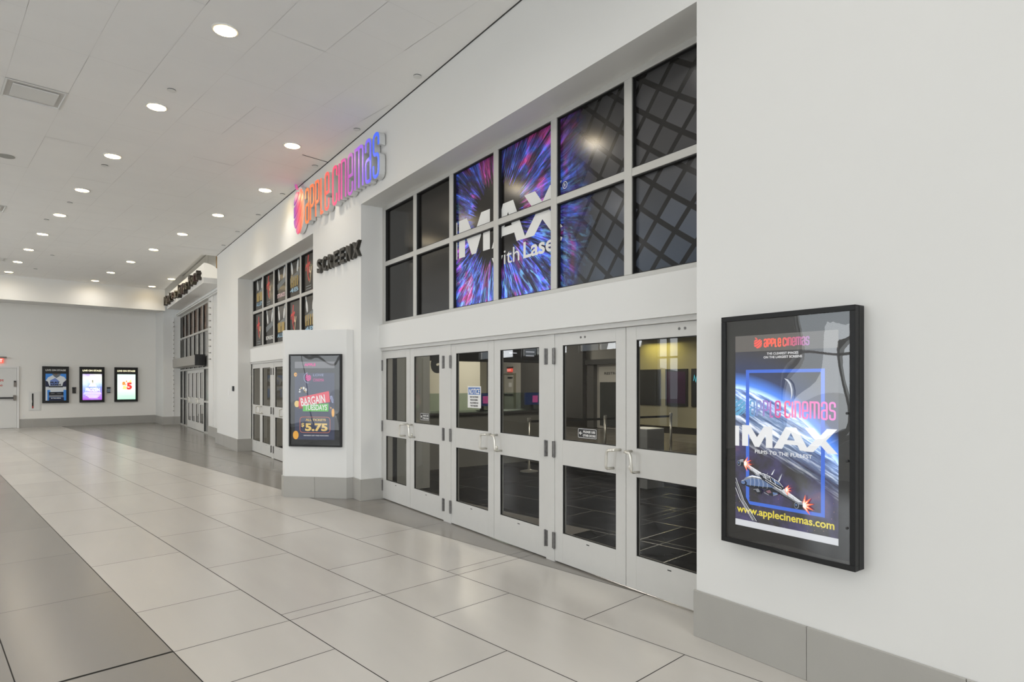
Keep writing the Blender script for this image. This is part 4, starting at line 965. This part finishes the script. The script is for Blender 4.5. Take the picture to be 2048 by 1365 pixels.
# air diffusers let into the tiles
def diffuser(i, j, label):
    u0 = 0.688 + .6115 * i; v0 = .791 + .5975 * j; c = uvz(u0 + .306, v0 + .299, ZC)
    r = thing('air_diffuser', label, 'ceiling vent', tuple(c), 'square ceiling air diffusers')
    f = MB(); du, dv, t = .306, .299, .045
    def ring_(h0, w0, h1, w1, z0, z1, m=None):
        for a_, b_ in (((-1, -1), (1, -1)), ((1, -1), (1, 1)), ((1, 1), (-1, 1)), ((-1, 1), (-1, -1))):
            P = [c + U * (a_[0] * h0) + V * (a_[1] * w0) + Zv * z0, c + U * (b_[0] * h0) + V * (b_[1] * w0) + Zv * z0, c + U * (b_[0] * h1) + V * (b_[1] * w1) + Zv * z1, c + U * (a_[0] * h1) + V * (a_[1] * w1) + Zv * z1]
            f.prism(P, (0, 0, .003))
    ring_(du, dv, du - .02, dv - .02, -.006, -.010); ring_(du - .02, dv - .02, du - .045, dv - .045, -.010, .055); f.build('frame', RIMW, r)
    b = MB(); b.obox(c - U * (du - .005) - V * (dv - .005) + Zv * .07, U * (2 * du - .01), V * (2 * dv - .01), Zv * .01); b.build('plenum', GASK, r)
    b = MB(); b.obox(c - U * .205 - V * .222 + Zv * -.012, U * .41, V * .444, Zv * .012); b.build('centre_plate', RIMW, r, bevel=.002)
    return r
diffuser(14, 0, 'square white air vent at the left edge of the ceiling, nearest and whole')
diffuser(25, 0, 'square white air vent cut by the left picture edge, middle one')
diffuser(36, 1, 'square white air vent cut by the left picture edge, farthest one')
k = MB(); c = uvz(12.47, 1.075, ZC); k.lathe(c, (0, 0, 1), [(.085, -.006), (.108, -.006), (.112, -.002), (.112, .0)], 28, mat('speaker_grille', (.34, .34, .32), .6))
tag(k.build('ceiling_speaker'), 'round grey speaker grille at the left edge of the ceiling', 'speaker')
# notched tile edge by the sign
k = MB(); p0, p1 = uvz(9.217, 4.364, ZC - .003), uvz(9.255, 4.811, ZC - .003); k.obox(p0, p1 - p0, U * .012, Zv * .003); p2 = uvz(9.72, 4.75, ZC - .003)
o = k.build('trim_5', CEILD); tag(o, 'dark open joint of a sagging ceiling tile by the name sign', 'ceiling joint', kind='structure')

# ------------------------------------------------------------------ far entrance
sf = MB(); xs0, xs1 = 3.775, 3.84
ys = [28.43, 27.99, 27.09, 26.15, 25.21, 24.27, 23.33, 22.40, 22.02]
for y in ys: sf.box((xs0, y - .045, 2.2), (xs1, y + .045, 4.36))
for z in (2.14, 3.40, 4.30): sf.box((xs0 + .001, 22.0, z), (xs1, 28.45, z + .065))
for y in (28.43, 27.55, 26.63): sf.box((xs0, y - .035, 0), (xs1, y + .035, 2.2))
for y in (23.13, 22.02): sf.box((xs0, y - .035, 0), (xs1, y + .035, 2.2))
for a_, b_ in ((26.63, 28.45), (22.0, 23.13)): sf.box((xs0, a_, 0), (xs1, b_, .05)); sf.box((xs0, a_, 1.02), (xs1, b_, 1.08))
win3 = thing('window_3', 'tall glazed shopfront with narrow panes at the far entrance', 'shopfront', (3.80, 25.2, 0), kind='structure')
sf.build('frame', ALU, win3)
m, t, out = nt('brown_backdrop_pane'); p = N(t, 'ShaderNodeBsdfPrincipled'); t.links.new(p.outputs[0], out.inputs[0])
g, s = pos_yz(t); mp = N(t, 'ShaderNodeMapping'); mp.inputs['Scale'].default_value = (1, 1.6, 1.1); t.links.new(g.outputs['Position'], mp.inputs[0])
no = N(t, 'ShaderNodeTexNoise'); no.inputs['Scale'].default_value = 2.2; no.inputs['Detail'].default_value = 5; t.links.new(mp.outputs[0], no.inputs[0])
rp_ = ramp(t, [(.36, (.02, .018, .016)), (.5, (.09, .055, .035)), (.62, (.22, .13, .09)), (.72, (.30, .26, .23))]); t.links.new(no.outputs[0], rp_.inputs[0]); t.links.new(rp_.outputs[0], p.inputs['Base Color']); p.inputs['Roughness'].default_value = .2
BRP = m
GRP = mat('grey_reflection_pane', (.30, .30, .29), .16)  # pale reflection on dark glass painted as the pane colour
for a_, b_ in zip(ys[:-1], ys[1:]):
    for z0, z1, mm_ in ((3.465, 4.30, BRP), (2.205, 3.40, GRP)):
        q_ = MB(); q_.box((3.815, b_ + .045, z0), (3.82, a_ - .045, z1)); q_.build('pane', mm_, win3)
for a_, b_ in ((28.395, 27.585), (27.515, 26.665), (23.095, 22.055)):
    for z0, z1 in ((.05, 1.02), (1.08, 2.14)):
        q_ = MB(); q_.box((3.815, b_, z0), (3.82, a_, z1)); q_.build('pane', GRP, win3)
gs = MB()
for y in ys[:-1]:
    for z0, z1 in ((2.21, 3.39), (3.47, 4.29)): gs.box((3.776, y - .058, z0), (3.812, y - .046, z1))
for y in (28.43, 27.55, 23.13):
    gs.box((3.776, y - .05, .05), (3.812, y - .036, 2.13))
gs.build('gasket', GASK, win3)
hb = thing('roller_shutter_box', 'long grey metal shutter box with black end across the far glazing', 'shutter', (3.7, 25.5, 2.26))
q_ = MB(); q_.prism([(3.47, 28.2, 2.28), (3.77, 28.2, 2.24), (3.77, 28.2, 2.60), (3.47, 28.2, 2.60)], (0, -5.30, 0)); q_.build('casing', mat('brushed_grey_casing', (.40, .385, .36), .38, .5, var=.08, scale=3), hb, bevel=.004)
q_ = MB(); q_.box((3.46, 22.86, 2.25), (3.77, 22.90, 2.62)); q_.build('end_cap', BLACK, hb)

# hanging letter sign: ledge, rounded backing, letters
mq = thing('marquee', 'white projecting ledge and rounded backing over the far entrance', 'marquee', (3.3, 23.4, 4.47))
xm, ym0, ym1 = 3.13, 19.30, 27.02
q_ = MB(); q_.prism([(xm, ym0, 4.475), (3.695, ym0, 4.475), (3.695, ym0, 4.63), (xm, ym0, 4.63)], (0, ym1 - ym0, 0)); q_.build('ledge', TRIMW, mq, bevel=.006)
q_ = MB(); arc = [(xm + .03 + .46 * S(i * math.pi / 24), ym0 + .06, 4.631 + .42 * C_(i * math.pi / 24)) for i in range(13)]
q_.prism([(xm + .03, ym0 + .06, 4.631)] + arc, (0, ym1 - ym0 - .1, 0)); q_.build('rounded_backing', emis('white_acrylic_glow', (.95, .90, .78), .55), mq)  # glow put into the colour to brighten the backing, no lamp inside
q_ = MB(); q_.box((3.62, 19.36, 4.632), (3.695, 20.2, 5.6)); q_.build('bare_board', mat('bare_plywood', (.42, .27, .12), .7, var=.2, scale=8), mq)
ls = thing('letter_sign', 'dark raised letters standing along the ledge over the far entrance', 'sign', (xm, 23.4, 4.63))
word = "Mark's & Joyps Port"
vs_all, _, wtot = text2d(word, .03)
span = (26.85 - 19.42); adv = 0
LT = [mat('bronze_letter_a', (.030, .022, .014), .4), mat('bronze_letter_b', (.05, .04, .022), .4), mat('bronze_letter_c', (.045, .018, .015), .4)]
pos = 0.0; chars = [c_ for c_ in word]
wid = [(.45 if c_ == ' ' else text2d(c_, .03)[2] + .14) for c_ in chars]; tw = sum(wid)
for i, ch in enumerate(chars):
    if ch != ' ':
        vs, fs, wd = text2d(ch, .03); y0_ = 26.85 - pos / tw * span; kx = span / tw; hz = .31 if ch not in "&'" else .25; bz = 4.575 + (.0 if i % 3 == 1 else .05 if i % 3 == 2 else .025)
        L_ = MB(); P = [(y0_ - x * kx, bz + y * hz) for x, y in vs]; n = len(P); ec = {}
        for f_ in fs:
            for a_ in range(len(f_)):
                e1, e2 = f_[a_], f_[(a_ + 1) % len(f_)]; kk = (min(e1, e2), max(e1, e2)); ec[kk] = ec.get(kk, 0) + 1
        xf_, xb_ = xm - .125, xm - .004
        L_.add([(xf_, y, z) for y, z in P] + [(xb_, y, z) for y, z in P], [f_ for f_ in fs] + [tuple(a_ + n for a_ in reversed(f_)) for f_ in fs] + [(e1, e2, e2 + n, e1 + n) for (e1, e2), c_ in ec.items() if c_ == 1])
        L_.build('letter', LT[i % 3], ls)
    pos += wid[i]
# bulb strips
BULB = mat('clear_bulb', (.55, .54, .50), .15, spec=.8); SOCK = mat('bulb_socket', (.22, .21, .19), .5)
def bulbs(label, x, y, zs, axis, strip, flat=False):
    r = thing('bulb_strip', label, 'light strip', (x, y, zs[0]), None)
    q_ = MB(); q_.box(*strip); q_.build('backing_strip', TRIMW, r)
    ax = Vector(axis)
    for i, z in enumerate(zs):
        c = Vector((x, y, z)) if not flat else Vector((x, y, z))
        q_ = MB(); q_.lathe(c, ax, [(.018, 0), (.018, .022), (.012, .026)], 10); b_ = q_.build('bulb', SOCK, r)
        q_ = MB(); q_.lathe(c + ax * .024, ax, [(.010, 0), (.020, .012), (.023, .026), (.018, .040), (.007, .048)], 10); q_.build('globe', BULB, b_, smooth=True)
bulbs('column of small round bulbs at the left side of the far entrance', 3.525, 28.445, [.55 + .178 * i for i in range(21)], (0, -1, 0), ((3.49, 28.436, .35), (3.55, 28.445, 4.3)))
bulbs('column of small round bulbs at the right side of the far entrance', 3.70, 21.45, [2.42 + .20 * i for i in range(10)], (-1, 0, 0), ((3.702, 21.15, .34), (3.722, 21.75, 4.36)))

# ------------------------------------------------------------------ end wall: door, exit sign, small fittings
def wb(z0, v0, v1, z1, d, n0=0.0): return (uvz(UB - n0, v0, z0), V * (v1 - v0), Zv * (z1 - z0), -U * d)
MWD = mat('white_metal_door', (.74, .735, .715), .45)
dr = thing('door_%d' % (DN[0] + 1), 'plain white metal door at the left end of the end wall', 'door', tuple(uvz(UB, 2.35, 0)), kind='structure')
q_ = MB(); q_.obox(*wb(0.01, 1.94, 2.845, 2.215, .035)); q_.build('leaf', MWD, dr, bevel=.002)
q_ = MB()
for b_ in ((0, 2.85, 2.915, 2.29), (2.22, 1.87, 2.85, 2.29), (0, 1.87, 1.935, 2.22)): q_.obox(*wb(b_[0], b_[1], b_[2], b_[3], .05))
q_.build('frame', TRIMW, dr, bevel=.003)
q_ = MB(); q_.obox(*wb(1.095, 2.0, 2.745, 1.15, .05, .06)); q_.obox(*wb(1.10, 2.0, 2.03, 1.145, .03, .034)); q_.build('push_bar', BLACK, dr)
q_ = MB(); q_.obox(*wb(1.03, 2.74, 2.815, 1.22, .08, .034)); q_.build('latch_case', mat('bronze_metal', (.20, .18, .16), .4, .6), dr, bevel=.012)
q_ = MB(); q_.obox(*wb(1.53, 2.755, 2.83, 1.755, .04, .034)); b_ = q_.build('alarm_box', mat('taupe_plastic', (.26, .23, .21), .5), dr, bevel=.004)
q_ = MB(); q_.obox(*wb(1.70, 2.762, 2.823, 1.75, .01, .073)); q_.build('keyhole_plate', BLACK, b_)
a = Art(uvz(UB - .036, 0, 0), V, Zv, -U, .002); a.text('ALARM', 2.05, 1.72, 2.455, .09, mat('red_paint', (.62, .05, .04), .5), bold=.03); a.text('WILL SOUND', 2.03, 1.55, 2.44, .06, mat('red_paint', (.62, .05, .04), .5), bold=.03); a.build('lettering', dr)
ex = thing('exit_sign', 'red lit exit sign over the white door, cut by the picture edge', 'exit sign', tuple(uvz(UB, 2.30, 2.40)))
q_ = MB(); q_.obox(*wb(2.40, 2.14, 2.46, 2.575, .06)); q_.build('housing', mat('red_glow_panel', (.5, .03, .02), .4, emit=1.1, ecol=(1, .12, .08)), ex, bevel=.004)
q_ = MB(); q_.obox(*wb(2.58, 2.02, 2.55, 2.63, .16)); q_.build('emergency_lamp_bar', mat('grey_plastic', (.23, .23, .21), .5), ex, bevel=.02)
a = Art(uvz(UB - .061, 0, 0), V, Zv, -U, .002); a.text('EXIT', 2.17, 2.43, 2.43, .115, emis('exit_letters', (1, .75, .70), 1.2), bold=.03); a.build('lettering', ex)
cb = thing('extinguisher_cabinet', 'flush white extinguisher cabinet with a dark slit, left of the lit posters', 'cabinet', tuple(uvz(UB, 3.39, .62)))
q_ = MB(); q_.obox(*wb(.62, 3.20, 3.575, 1.345, .014)); q_.build('frame', MWD, cb, bevel=.003)
q_ = MB(); q_.obox(*wb(.655, 3.235, 3.54, 1.31, .012, .0145)); dd = q_.build('door', MWD, cb, bevel=.003)
q_ = MB(); q_.obox(*wb(.72, 3.296, 3.346, 1.275, .004, .027)); q_.build('glass_slit', mat('dark_slit', (.02, .018, .015), .2), dd)
q_ = MB(); q_.obox(*wb(.722, 3.298, 3.344, .80, .003, .031)); q_.build('red_bottle', mat('extinguisher_red', (.42, .03, .02), .4), dd)
q_ = MB(); q_.obox(*wb(.93, 3.285, 3.30, 1.02, .02, .027)); q_.build('handle', STEEL, dd)
def holder(v0, label, blue):
    r = thing('leaflet_holder', label, 'leaflet holder', tuple(uvz(UB, v0 + .058, 1.27)))
    q_ = MB(); q_.obox(*wb(1.27, v0, v0 + .115, 1.30, .06)); q_.obox(*wb(1.30, v0, v0 + .115, 1.50, .012)); q_.obox(*wb(1.46, v0 - .004, v0 + .12, 1.505, .05)); q_.build('case', BLACK, r)
    q_ = MB(); q_.obox(*wb(1.30, v0 + .006, v0 + .109, 1.44, .03, .0125)); q_.build('leaflet', mat('blue_grey_leaflet', (.20, .26, .33), .5) if blue else mat('black_leaflet', (.03, .028, .025), .4, var=.5, scale=30), r)
holder(4.553, 'small black wall box between the left and middle lit posters', False)
holder(5.708, 'small wall box with blue-grey leaflets between the middle and right lit posters', True)
q_ = MB(); q_.obox(*wb(.37, 3.03, 3.095, .47, .012)); tag(q_.build('wall_socket', TRIMW, bevel=.003), 'small white socket plate low on the end wall by the door', 'socket')
q_ = MB(); q_.box((XW - .03, 16.71, 1.47), (XW, 16.85, 1.595)); tag(q_.build('card_reader', BLACK, bevel=.006), 'small black card reader on the white pier beside the far recess', 'card reader')
q_ = MB(); q_.box((XW - .012, 17.25, 1.36), (XW, 17.38, 1.51)); tag(q_.build('switch_plate', TRIMW, bevel=.003), 'small white switch plate left of the black card reader', 'switch')

# ------------------------------------------------------------------ signs stuck to the near doors
def sticker(name, y0, y1, z0, z1, label, cat, bg_, x=XD + .0145):
    r = thing(name, label, cat, (x, (y0 + y1) / 2, z0))
    q_ = MB(); q_.box((x - .002, y1, z0), (x, y0, z1)); pl = q_.build('plate', bg_, r); return r
nw = mat('sign_white', (.80, .80, .79), .35); nb = mat('sign_blue', (.03, .14, .46), .35); nk = mat('sign_black', (.02, .02, .022), .35)
r = sticker('notice_sign', 6.152, 5.872, 1.395, 1.640, 'white notice with blue header stuck on the glass door', 'sign', nw)
a = Art((XD + .0122, 0, 0), (0, -1, 0), Zv, (-1, 0, 0), .0005); a.rect(-6.138, 1.545, -5.886, 1.626, nb); a.text('NOTICE', -6.13, 1.553, -5.895, .062, nw, bold=.03, shear=.2)
for i, tx in enumerate(('NO OUTSIDE', 'FOOD OR DRINK', 'ALLOWED IN', 'THIS THEATRE')): a.text(tx, -6.10 + .008 * (i % 2), 1.510 - .033 * i, -5.925 - .008 * (i % 2), .018, nk, bold=.03)
a.build('lettering', r)
def arrow_sticker(y0, y1, z0, z1, label):
    r = sticker('door_sticker', y0, y1, z0, z1, label, 'sticker', nk)
    a = Art((XD + .0122, 0, 0), (0, -1, 0), Zv, (-1, 0, 0), .0005); w_ = y0 - y1; h2 = z1 - z0
    fr_ = roundpath([(-y0 + w_ * .5, z0 + .006), (-y1 - .006, z0 + .006, 1), (-y1 - .006, z1 - .006, 1), (-y0 + .006, z1 - .006, 1), (-y0 + .006, z0 + .006, 1), (-y0 + w_ * .5, z0 + .006)], .012); a.stroke(fr_, .004, nw)
    cy_ = z0 + h2 * .5; xl = -y0 + w_ * .09
    a.stroke([(xl, cy_), (xl + w_ * .15, cy_)], h2 * .08, nw); a.stroke([(xl + w_ * .08, cy_ + h2 * .16), (xl, cy_), (xl + w_ * .08, cy_ - h2 * .16)], h2 * .08, nw)
    a.text('PLEASE USE', -y0 + w_ * .30, z0 + h2 * .56, -y1 - w_ * .08, h2 * .22, nw, bold=.04); a.text('OTHER DOORS', -y0 + w_ * .28, z0 + h2 * .20, -y1 - w_ * .06, h2 * .22, nw, bold=.04)
    a.build('lettering', r)
arrow_sticker(4.255, 4.005, 1.185, 1.275, 'black arrow sticker low on the glass of the door left of the yellow-lit one')
arrow_sticker(7.33, 7.085, 1.195, 1.290, 'black arrow sticker low on the glass below the reversed numeral')
a = Art((XD + .0455, 0, 0), (0, 1, 0), Zv, (1, 0, 0), .0005)
a.text('3', 6.80, 1.83, 7.11, .29, mat('black_vinyl', (.015, .015, .015), .5), bold=.07)
o = a.build('door_number'); tag(o, 'large black numeral three on the glass door, seen reversed', 'number', None)

# ------------------------------------------------------------------ cinema lobby behind the glass
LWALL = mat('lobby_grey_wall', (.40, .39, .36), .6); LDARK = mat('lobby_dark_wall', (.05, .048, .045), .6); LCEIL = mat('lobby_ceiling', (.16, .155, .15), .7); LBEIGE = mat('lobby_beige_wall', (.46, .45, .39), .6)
q_ = MB(); st = .62
q_.add([(3.97, -6, -.005), (21, -6, -.005), (21, 36, -.005), (3.97, 36, -.005)], [(0, 1, 2, 3)], mat('lobby_grout', (.02, .018, .016), .9, spec=0.0)); q_.add([(3.80, -6, -.007), (3.97, -6, -.007), (3.97, 18, -.007), (3.80, 18, -.007)], [(0, 1, 2, 3)], DARKT)
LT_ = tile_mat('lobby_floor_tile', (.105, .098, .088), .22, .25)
for i in range(-12, 22):
    for j in range(-3, 18):
        u0, v0 = 1.3 * i + (.65 if j % 2 else 0), .9 * j + 2.0; P = [uvz(u, v) for u, v in ((u0 + .006, v0 + .006), (u0 + 1.294, v0 + .006), (u0 + 1.294, v0 + .894), (u0 + .006, v0 + .894))]
        if min(p.x for p in P) > 3.97 and max(p.x for p in P) < 20.2 and max(p.y for p in P) < 34 and min(p.y for p in P) > -6: q_.add([tuple(p) for p in P], [(0, 1, 2, 3)], LT_)
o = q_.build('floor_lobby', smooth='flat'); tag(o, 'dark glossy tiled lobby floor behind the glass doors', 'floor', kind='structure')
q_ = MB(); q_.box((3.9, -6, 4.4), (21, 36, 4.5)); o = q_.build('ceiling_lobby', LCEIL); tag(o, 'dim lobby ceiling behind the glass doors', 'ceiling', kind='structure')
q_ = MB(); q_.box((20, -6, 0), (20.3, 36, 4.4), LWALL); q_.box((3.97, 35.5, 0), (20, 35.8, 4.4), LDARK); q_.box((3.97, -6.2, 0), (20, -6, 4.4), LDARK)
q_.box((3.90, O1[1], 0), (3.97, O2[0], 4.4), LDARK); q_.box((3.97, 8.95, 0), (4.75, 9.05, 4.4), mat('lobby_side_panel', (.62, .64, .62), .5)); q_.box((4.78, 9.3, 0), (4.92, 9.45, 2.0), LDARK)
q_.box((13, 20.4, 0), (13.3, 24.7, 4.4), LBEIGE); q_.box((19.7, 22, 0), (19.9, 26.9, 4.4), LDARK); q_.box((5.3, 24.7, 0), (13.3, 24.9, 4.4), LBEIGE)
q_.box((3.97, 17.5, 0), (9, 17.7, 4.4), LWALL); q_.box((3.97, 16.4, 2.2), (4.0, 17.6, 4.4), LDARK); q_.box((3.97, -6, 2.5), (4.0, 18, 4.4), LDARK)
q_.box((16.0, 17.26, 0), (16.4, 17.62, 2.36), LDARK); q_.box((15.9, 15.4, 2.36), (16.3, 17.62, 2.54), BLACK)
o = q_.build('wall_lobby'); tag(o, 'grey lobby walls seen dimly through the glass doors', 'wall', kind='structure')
q_ = MB(); q_.box((16.05, 15.5, .1), (16.15, 16.98, 1.70)); tag(q_.build('dark_screen', mat('dark_screen_glass', (.012, .016, .018), .2)), 'large dark panel on the grey lobby wall behind the sticker door', 'screen')
q_ = MB(); q_.box((16.16, 15.4, 0), (16.3, 17.25, 2.355)); tag(q_.build('wall_panel', mat('pale_panel', (.50, .49, .46), .6)), 'pale grey lobby panel around the dark screen', 'panel')
a = Art((16.158, 0, 0), (0, -1, 0), Zv, (-1, 0, 0), .003); a.text('RESTROOMS', -16.85, 1.98, -15.7, .09, nk, bold=.04); tag(a.build('wall_lettering'), 'small dark letters on the pale lobby panel', 'lettering')

# yellow-lit wall with posters (right-hand door)
q_ = MB(); q_.box((18.85, 9, 0), (19.0, 17.75, 3.4)); o = q_.build('wall_lobby_side', mat('lobby_olive_wall', (.50, .47, .33), .6)); tag(o, 'lobby wall lit yellow from above', 'wall', kind='structure')
q_ = MB(); q_.box((17.2, 9, 3.4), (19.0, 17.75, 3.6)); o = q_.build('trim_6', LDARK); tag(o, 'dark soffit over the yellow-lit lobby wall', 'trim', kind='structure')
for y0_, y1_, c_, lb in ((17.62, 16.52, (.02, .022, .025), 'dark poster on the yellow-lit lobby wall, left of the purple one'), (16.24, 15.20, (.05, .008, .07), 'dark purple poster on the yellow-lit lobby wall'), (15.02, 14.10, (.015, .02, .03), 'dark poster with cyan marks on the lobby wall, right of the purple one')):
    r = thing('lobby_poster', lb, 'poster', (18.85, (y0_ + y1_) / 2, .85))
    q_ = MB(); q_.box((18.78, y1_, .80), (18.85, y0_, 2.20)); q_.build('frame', BLACK, r, bevel=.004)
    q_ = MB(); q_.box((18.772, y1_ + .08, .90), (18.781, y0_ - .08, 2.10)); q_.build('print', mat('lobby_print_%d' % int(y0_), c_, .3, var=.6, scale=3), r)
    if c_[1] == .02:
        a = Art((18.77, 0, 0), (0, -1, 0), Zv, (-1, 0, 0), .003); a.stroke([(-y0_ + .12, 1.75), (-y0_ + .16, 1.95), (-y0_ + .22, 1.72), (-y0_ + .26, 1.90), (-y0_ + .34, 1.74)], .03, emis('cyan_scribble', (.1, .8, 1), .8)); a.build('lettering', r)
l = bpy.data.lights.new('wall_washer', 'AREA'); l.shape = 'RECTANGLE'; l.size = .25; l.size_y = 1.6; l.energy = 60; l.color = (1, .85, .22); o = bpy.data.objects.new('wall_washer', l); COL.objects.link(o); o.location = (18.45, 16.5, 3.38); o.rotation_euler = (0, math.radians(20), 0)
for x, y, e in ((8.5, 15.5, 230), (14, 13, 260), (16.5, 25, 420), (10.0, 21.5, 560), (6.6, 6.6, 130)):  # unseen fill lights added to brighten the lobby
    l = bpy.data.lights.new('lobby_fill', 'AREA'); l.size = 2.2; l.energy = e; l.color = (1, .93, .80); o = bpy.data.objects.new('lobby_fill', l); COL.objects.link(o); o.location = (x, y, 4.35)
# service door with exit sign at the back
sd = thing('service_door', 'pale service door under a red exit sign at the back of the lobby', 'door', (19.95, 28.3, 0))
q_ = MB(); q_.box((19.93, 27.85, 0), (20, 28.77, 2.13)); q_.build('leaf', LBEIGE, sd)
q_ = MB(); q_.box((19.90, 27.75, 0), (20, 27.85, 2.2)); q_.box((19.90, 28.77, 0), (20, 28.87, 2.2)); q_.box((19.90, 27.85, 2.13), (20, 28.77, 2.2)); q_.build('frame', mat('olive_frame', (.22, .21, .15), .5), sd)
q_ = MB(); q_.box((19.86, 27.9, 1.0), (19.92, 28.7, 1.06)); q_.build('push_bar', BLACK, sd)
q_ = MB(); q_.box((19.90, 27.95, 1.92), (19.93, 28.4, 2.0)); q_.build('door_closer', BLACK, sd)
q_ = MB(); q_.box((19.92, 28.05, 1.45), (19.929, 28.32, 1.68)); q_.build('paper_notice', nw, sd)
r = thing('exit_sign', 'small red exit sign over the service door seen through the glass', 'exit sign', (19.95, 28.25, 2.28)); q_ = MB(); q_.box((19.9, 28.05, 2.28), (20, 28.45, 2.46)); q_.build('housing', mat('red_glow_panel', (.5, .03, .02)), r)
a = Art((19.899, 0, 0), (0, -1, 0), Zv, (-1, 0, 0), .002); a.text('EXIT', -28.42, 2.31, -28.08, .12, emis('exit_letters', (1, .75, .7))); a.build('lettering', r)
q_ = MB(); q_.box((19.9, 28.0, 2.5), (20, 28.5, 2.56)); q_.build('emergency_lamp_bar', BLACK, r)
# ticket counter with screens
ct = thing('ticket_counter', 'dark ticket counter with glass screen behind the middle doors', 'counter', (7.6, 11.2, 0))
q_ = MB(); q_.box((5.6, 10.75, 0), (8.9, 11.5, 1.05)); q_.build('base', mat('counter_front', (.34, .34, .31), .4), ct)
q_ = MB(); q_.box((5.55, 10.68, 1.05), (8.95, 11.55, 1.09)); q_.build('counter_top', mat('counter_top', (.10, .10, .095), .25), ct)
q_ = MB()
q_.box((5.6, 10.80, 1.09), (8.9, 10.81, 1.47))
tag(q_.build('glass_screen', glass('counter_glass', (.72, .80, .76), refl=1.0)), 'low clear glass screen along the front of the ticket counter', 'screen')
PK = emis('pink_label', (1, .12, .45), .9); SCRB = mat('screen_blue', (.02, .04, .16), .3, emit=.25, ecol=(.05, .12, .5))
for x, lb in ((7.03, 'blue monitor with pink label on the ticket counter, by the notice'), (8.32, 'blue monitor with pink label on the ticket counter, seen below the exit sign')):
    r = thing('monitor', lb, 'monitor', (x, 10.95, 1.09)); q_ = MB(); q_.obox((x - .19, 10.93, 1.20), (.38, -.02, 0), (0, .04, 0), (0, -.0, .26)); q_.build('screen', SCRB, r)
    q_ = MB(); q_.box((x - .03, 10.93, 1.09), (x + .03, 10.99, 1.22)); q_.box((x - .1, 10.88, 1.09), (x + .1, 11.04, 1.105)); q_.build('stand', BLACK, r)
    a = Art((x + .05, 10.908, 1.30), (1, -.05, 0), Zv, (0, -1, 0), .002); a.rect(-.06, -.05, .08, .10, PK); a.build('label', r)
def board(x0, x1, y, z0, z1, label, pic=False):
    r = thing('menu_board', label, 'menu board', ((x0 + x1) / 2, y, z0)); q_ = MB(); q_.box((x0, y, z0), (x1, y + .06, z1)); q_.build('panel', mat('menu_black', (.010, .010, .016), .3), r)
    a = Art((0, y - .001, 0), (1, 0, 0), Zv, (0, -1, 0), .002); rr = random.Random(int(x0 * 10)); wt_ = emis('menu_text', (.75, .76, .85), .7)
    for c_ in range(2):
        for i in range(6):
            z = z1 - .10 - (z1 - z0 - .14) * i / 6; xx = x0 + .08 + c_ * (x1 - x0) * .5; a.k = 2; a.rect(xx, z - .028, xx + rr.uniform(.12, .30) * (x1 - x0) * .9, z, wt_)
    if pic: a.rect(x0 + (x1 - x0) * .38, z0 + .18, x0 + (x1 - x0) * .62, z1 - .05, mat('menu_picture', (.30, .30, .30), .4, var=.9, scale=9, emit=.1)); 
    a.build('menu_lines', r)
board(6.0, 7.35, 13.0, 2.28, 3.0, 'dark menu board with white lines above the notice'); board(8.6, 9.55, 13.0, 2.32, 3.0, 'dark menu board over the exit sign'); board(9.6, 10.75, 13.0, 2.25, 3.0, 'dark menu board with a pale picture, right of the exit sign', True)
q_ = MB(); q_.box((6.0, 13.061, 2.2), (10.8, 13.2, 3.1)); tag(q_.build('trim_7', LDARK), 'dark bulkhead carrying the menu boards', 'trim', kind='structure')
# stanchions
def stanchion(x, y, label):
    r = thing('stanchion', label, 'stanchion', (x, y, 0), 'queue posts in the lobby')
    q_ = MB(); q_.lathe((x, y, 0), (0, 0, 1), [(.17, 0), (.17, .015), (.05, .04), (.03, .05)], 20); q_.build('base', STEEL, r, smooth=False)
    q_ = MB(); q_.tube([(x, y, .04), (x, y, .98)], .026, 12); q_.build('post', STEEL, r, smooth=True)
    q_ = MB(); q_.lathe((x, y, .95), (0, 0, 1), [(.035, 0), (.035, .06), (.02, .07)], 14); q_.build('cap', STEEL, r)
stanchion(7.13, 9.47, 'chrome queue post below the exit sign'); stanchion(8.9, 9.26, 'chrome queue post beside the arrow sticker'); stanchion(10.8, 9.18, 'chrome queue post before the yellow-lit wall')
for i, (x0, x1, y0_, y1_) in enumerate(((7.175, 8.855, 9.465, 9.265), (8.945, 10.755, 9.258, 9.182))):
    q_ = MB(); q_.obox((x0, y0_, .925), (x1 - x0, y1_ - y0_, 0), (0, .004, 0), (0, 0, .045)); tag(q_.build('belt', GASK), 'black queue belt %s' % ('left of the arrow sticker post' if i == 0 else 'right of the arrow sticker post'), 'belt')
q_ = MB(); q_.box((7.44, 6.80, 0), (7.84, 7.25, .95)); tag(q_.build('podium', mat('grey_podium', (.55, .57, .60), .4), bevel=.01), 'grey podium box behind the keyhole door', 'podium')
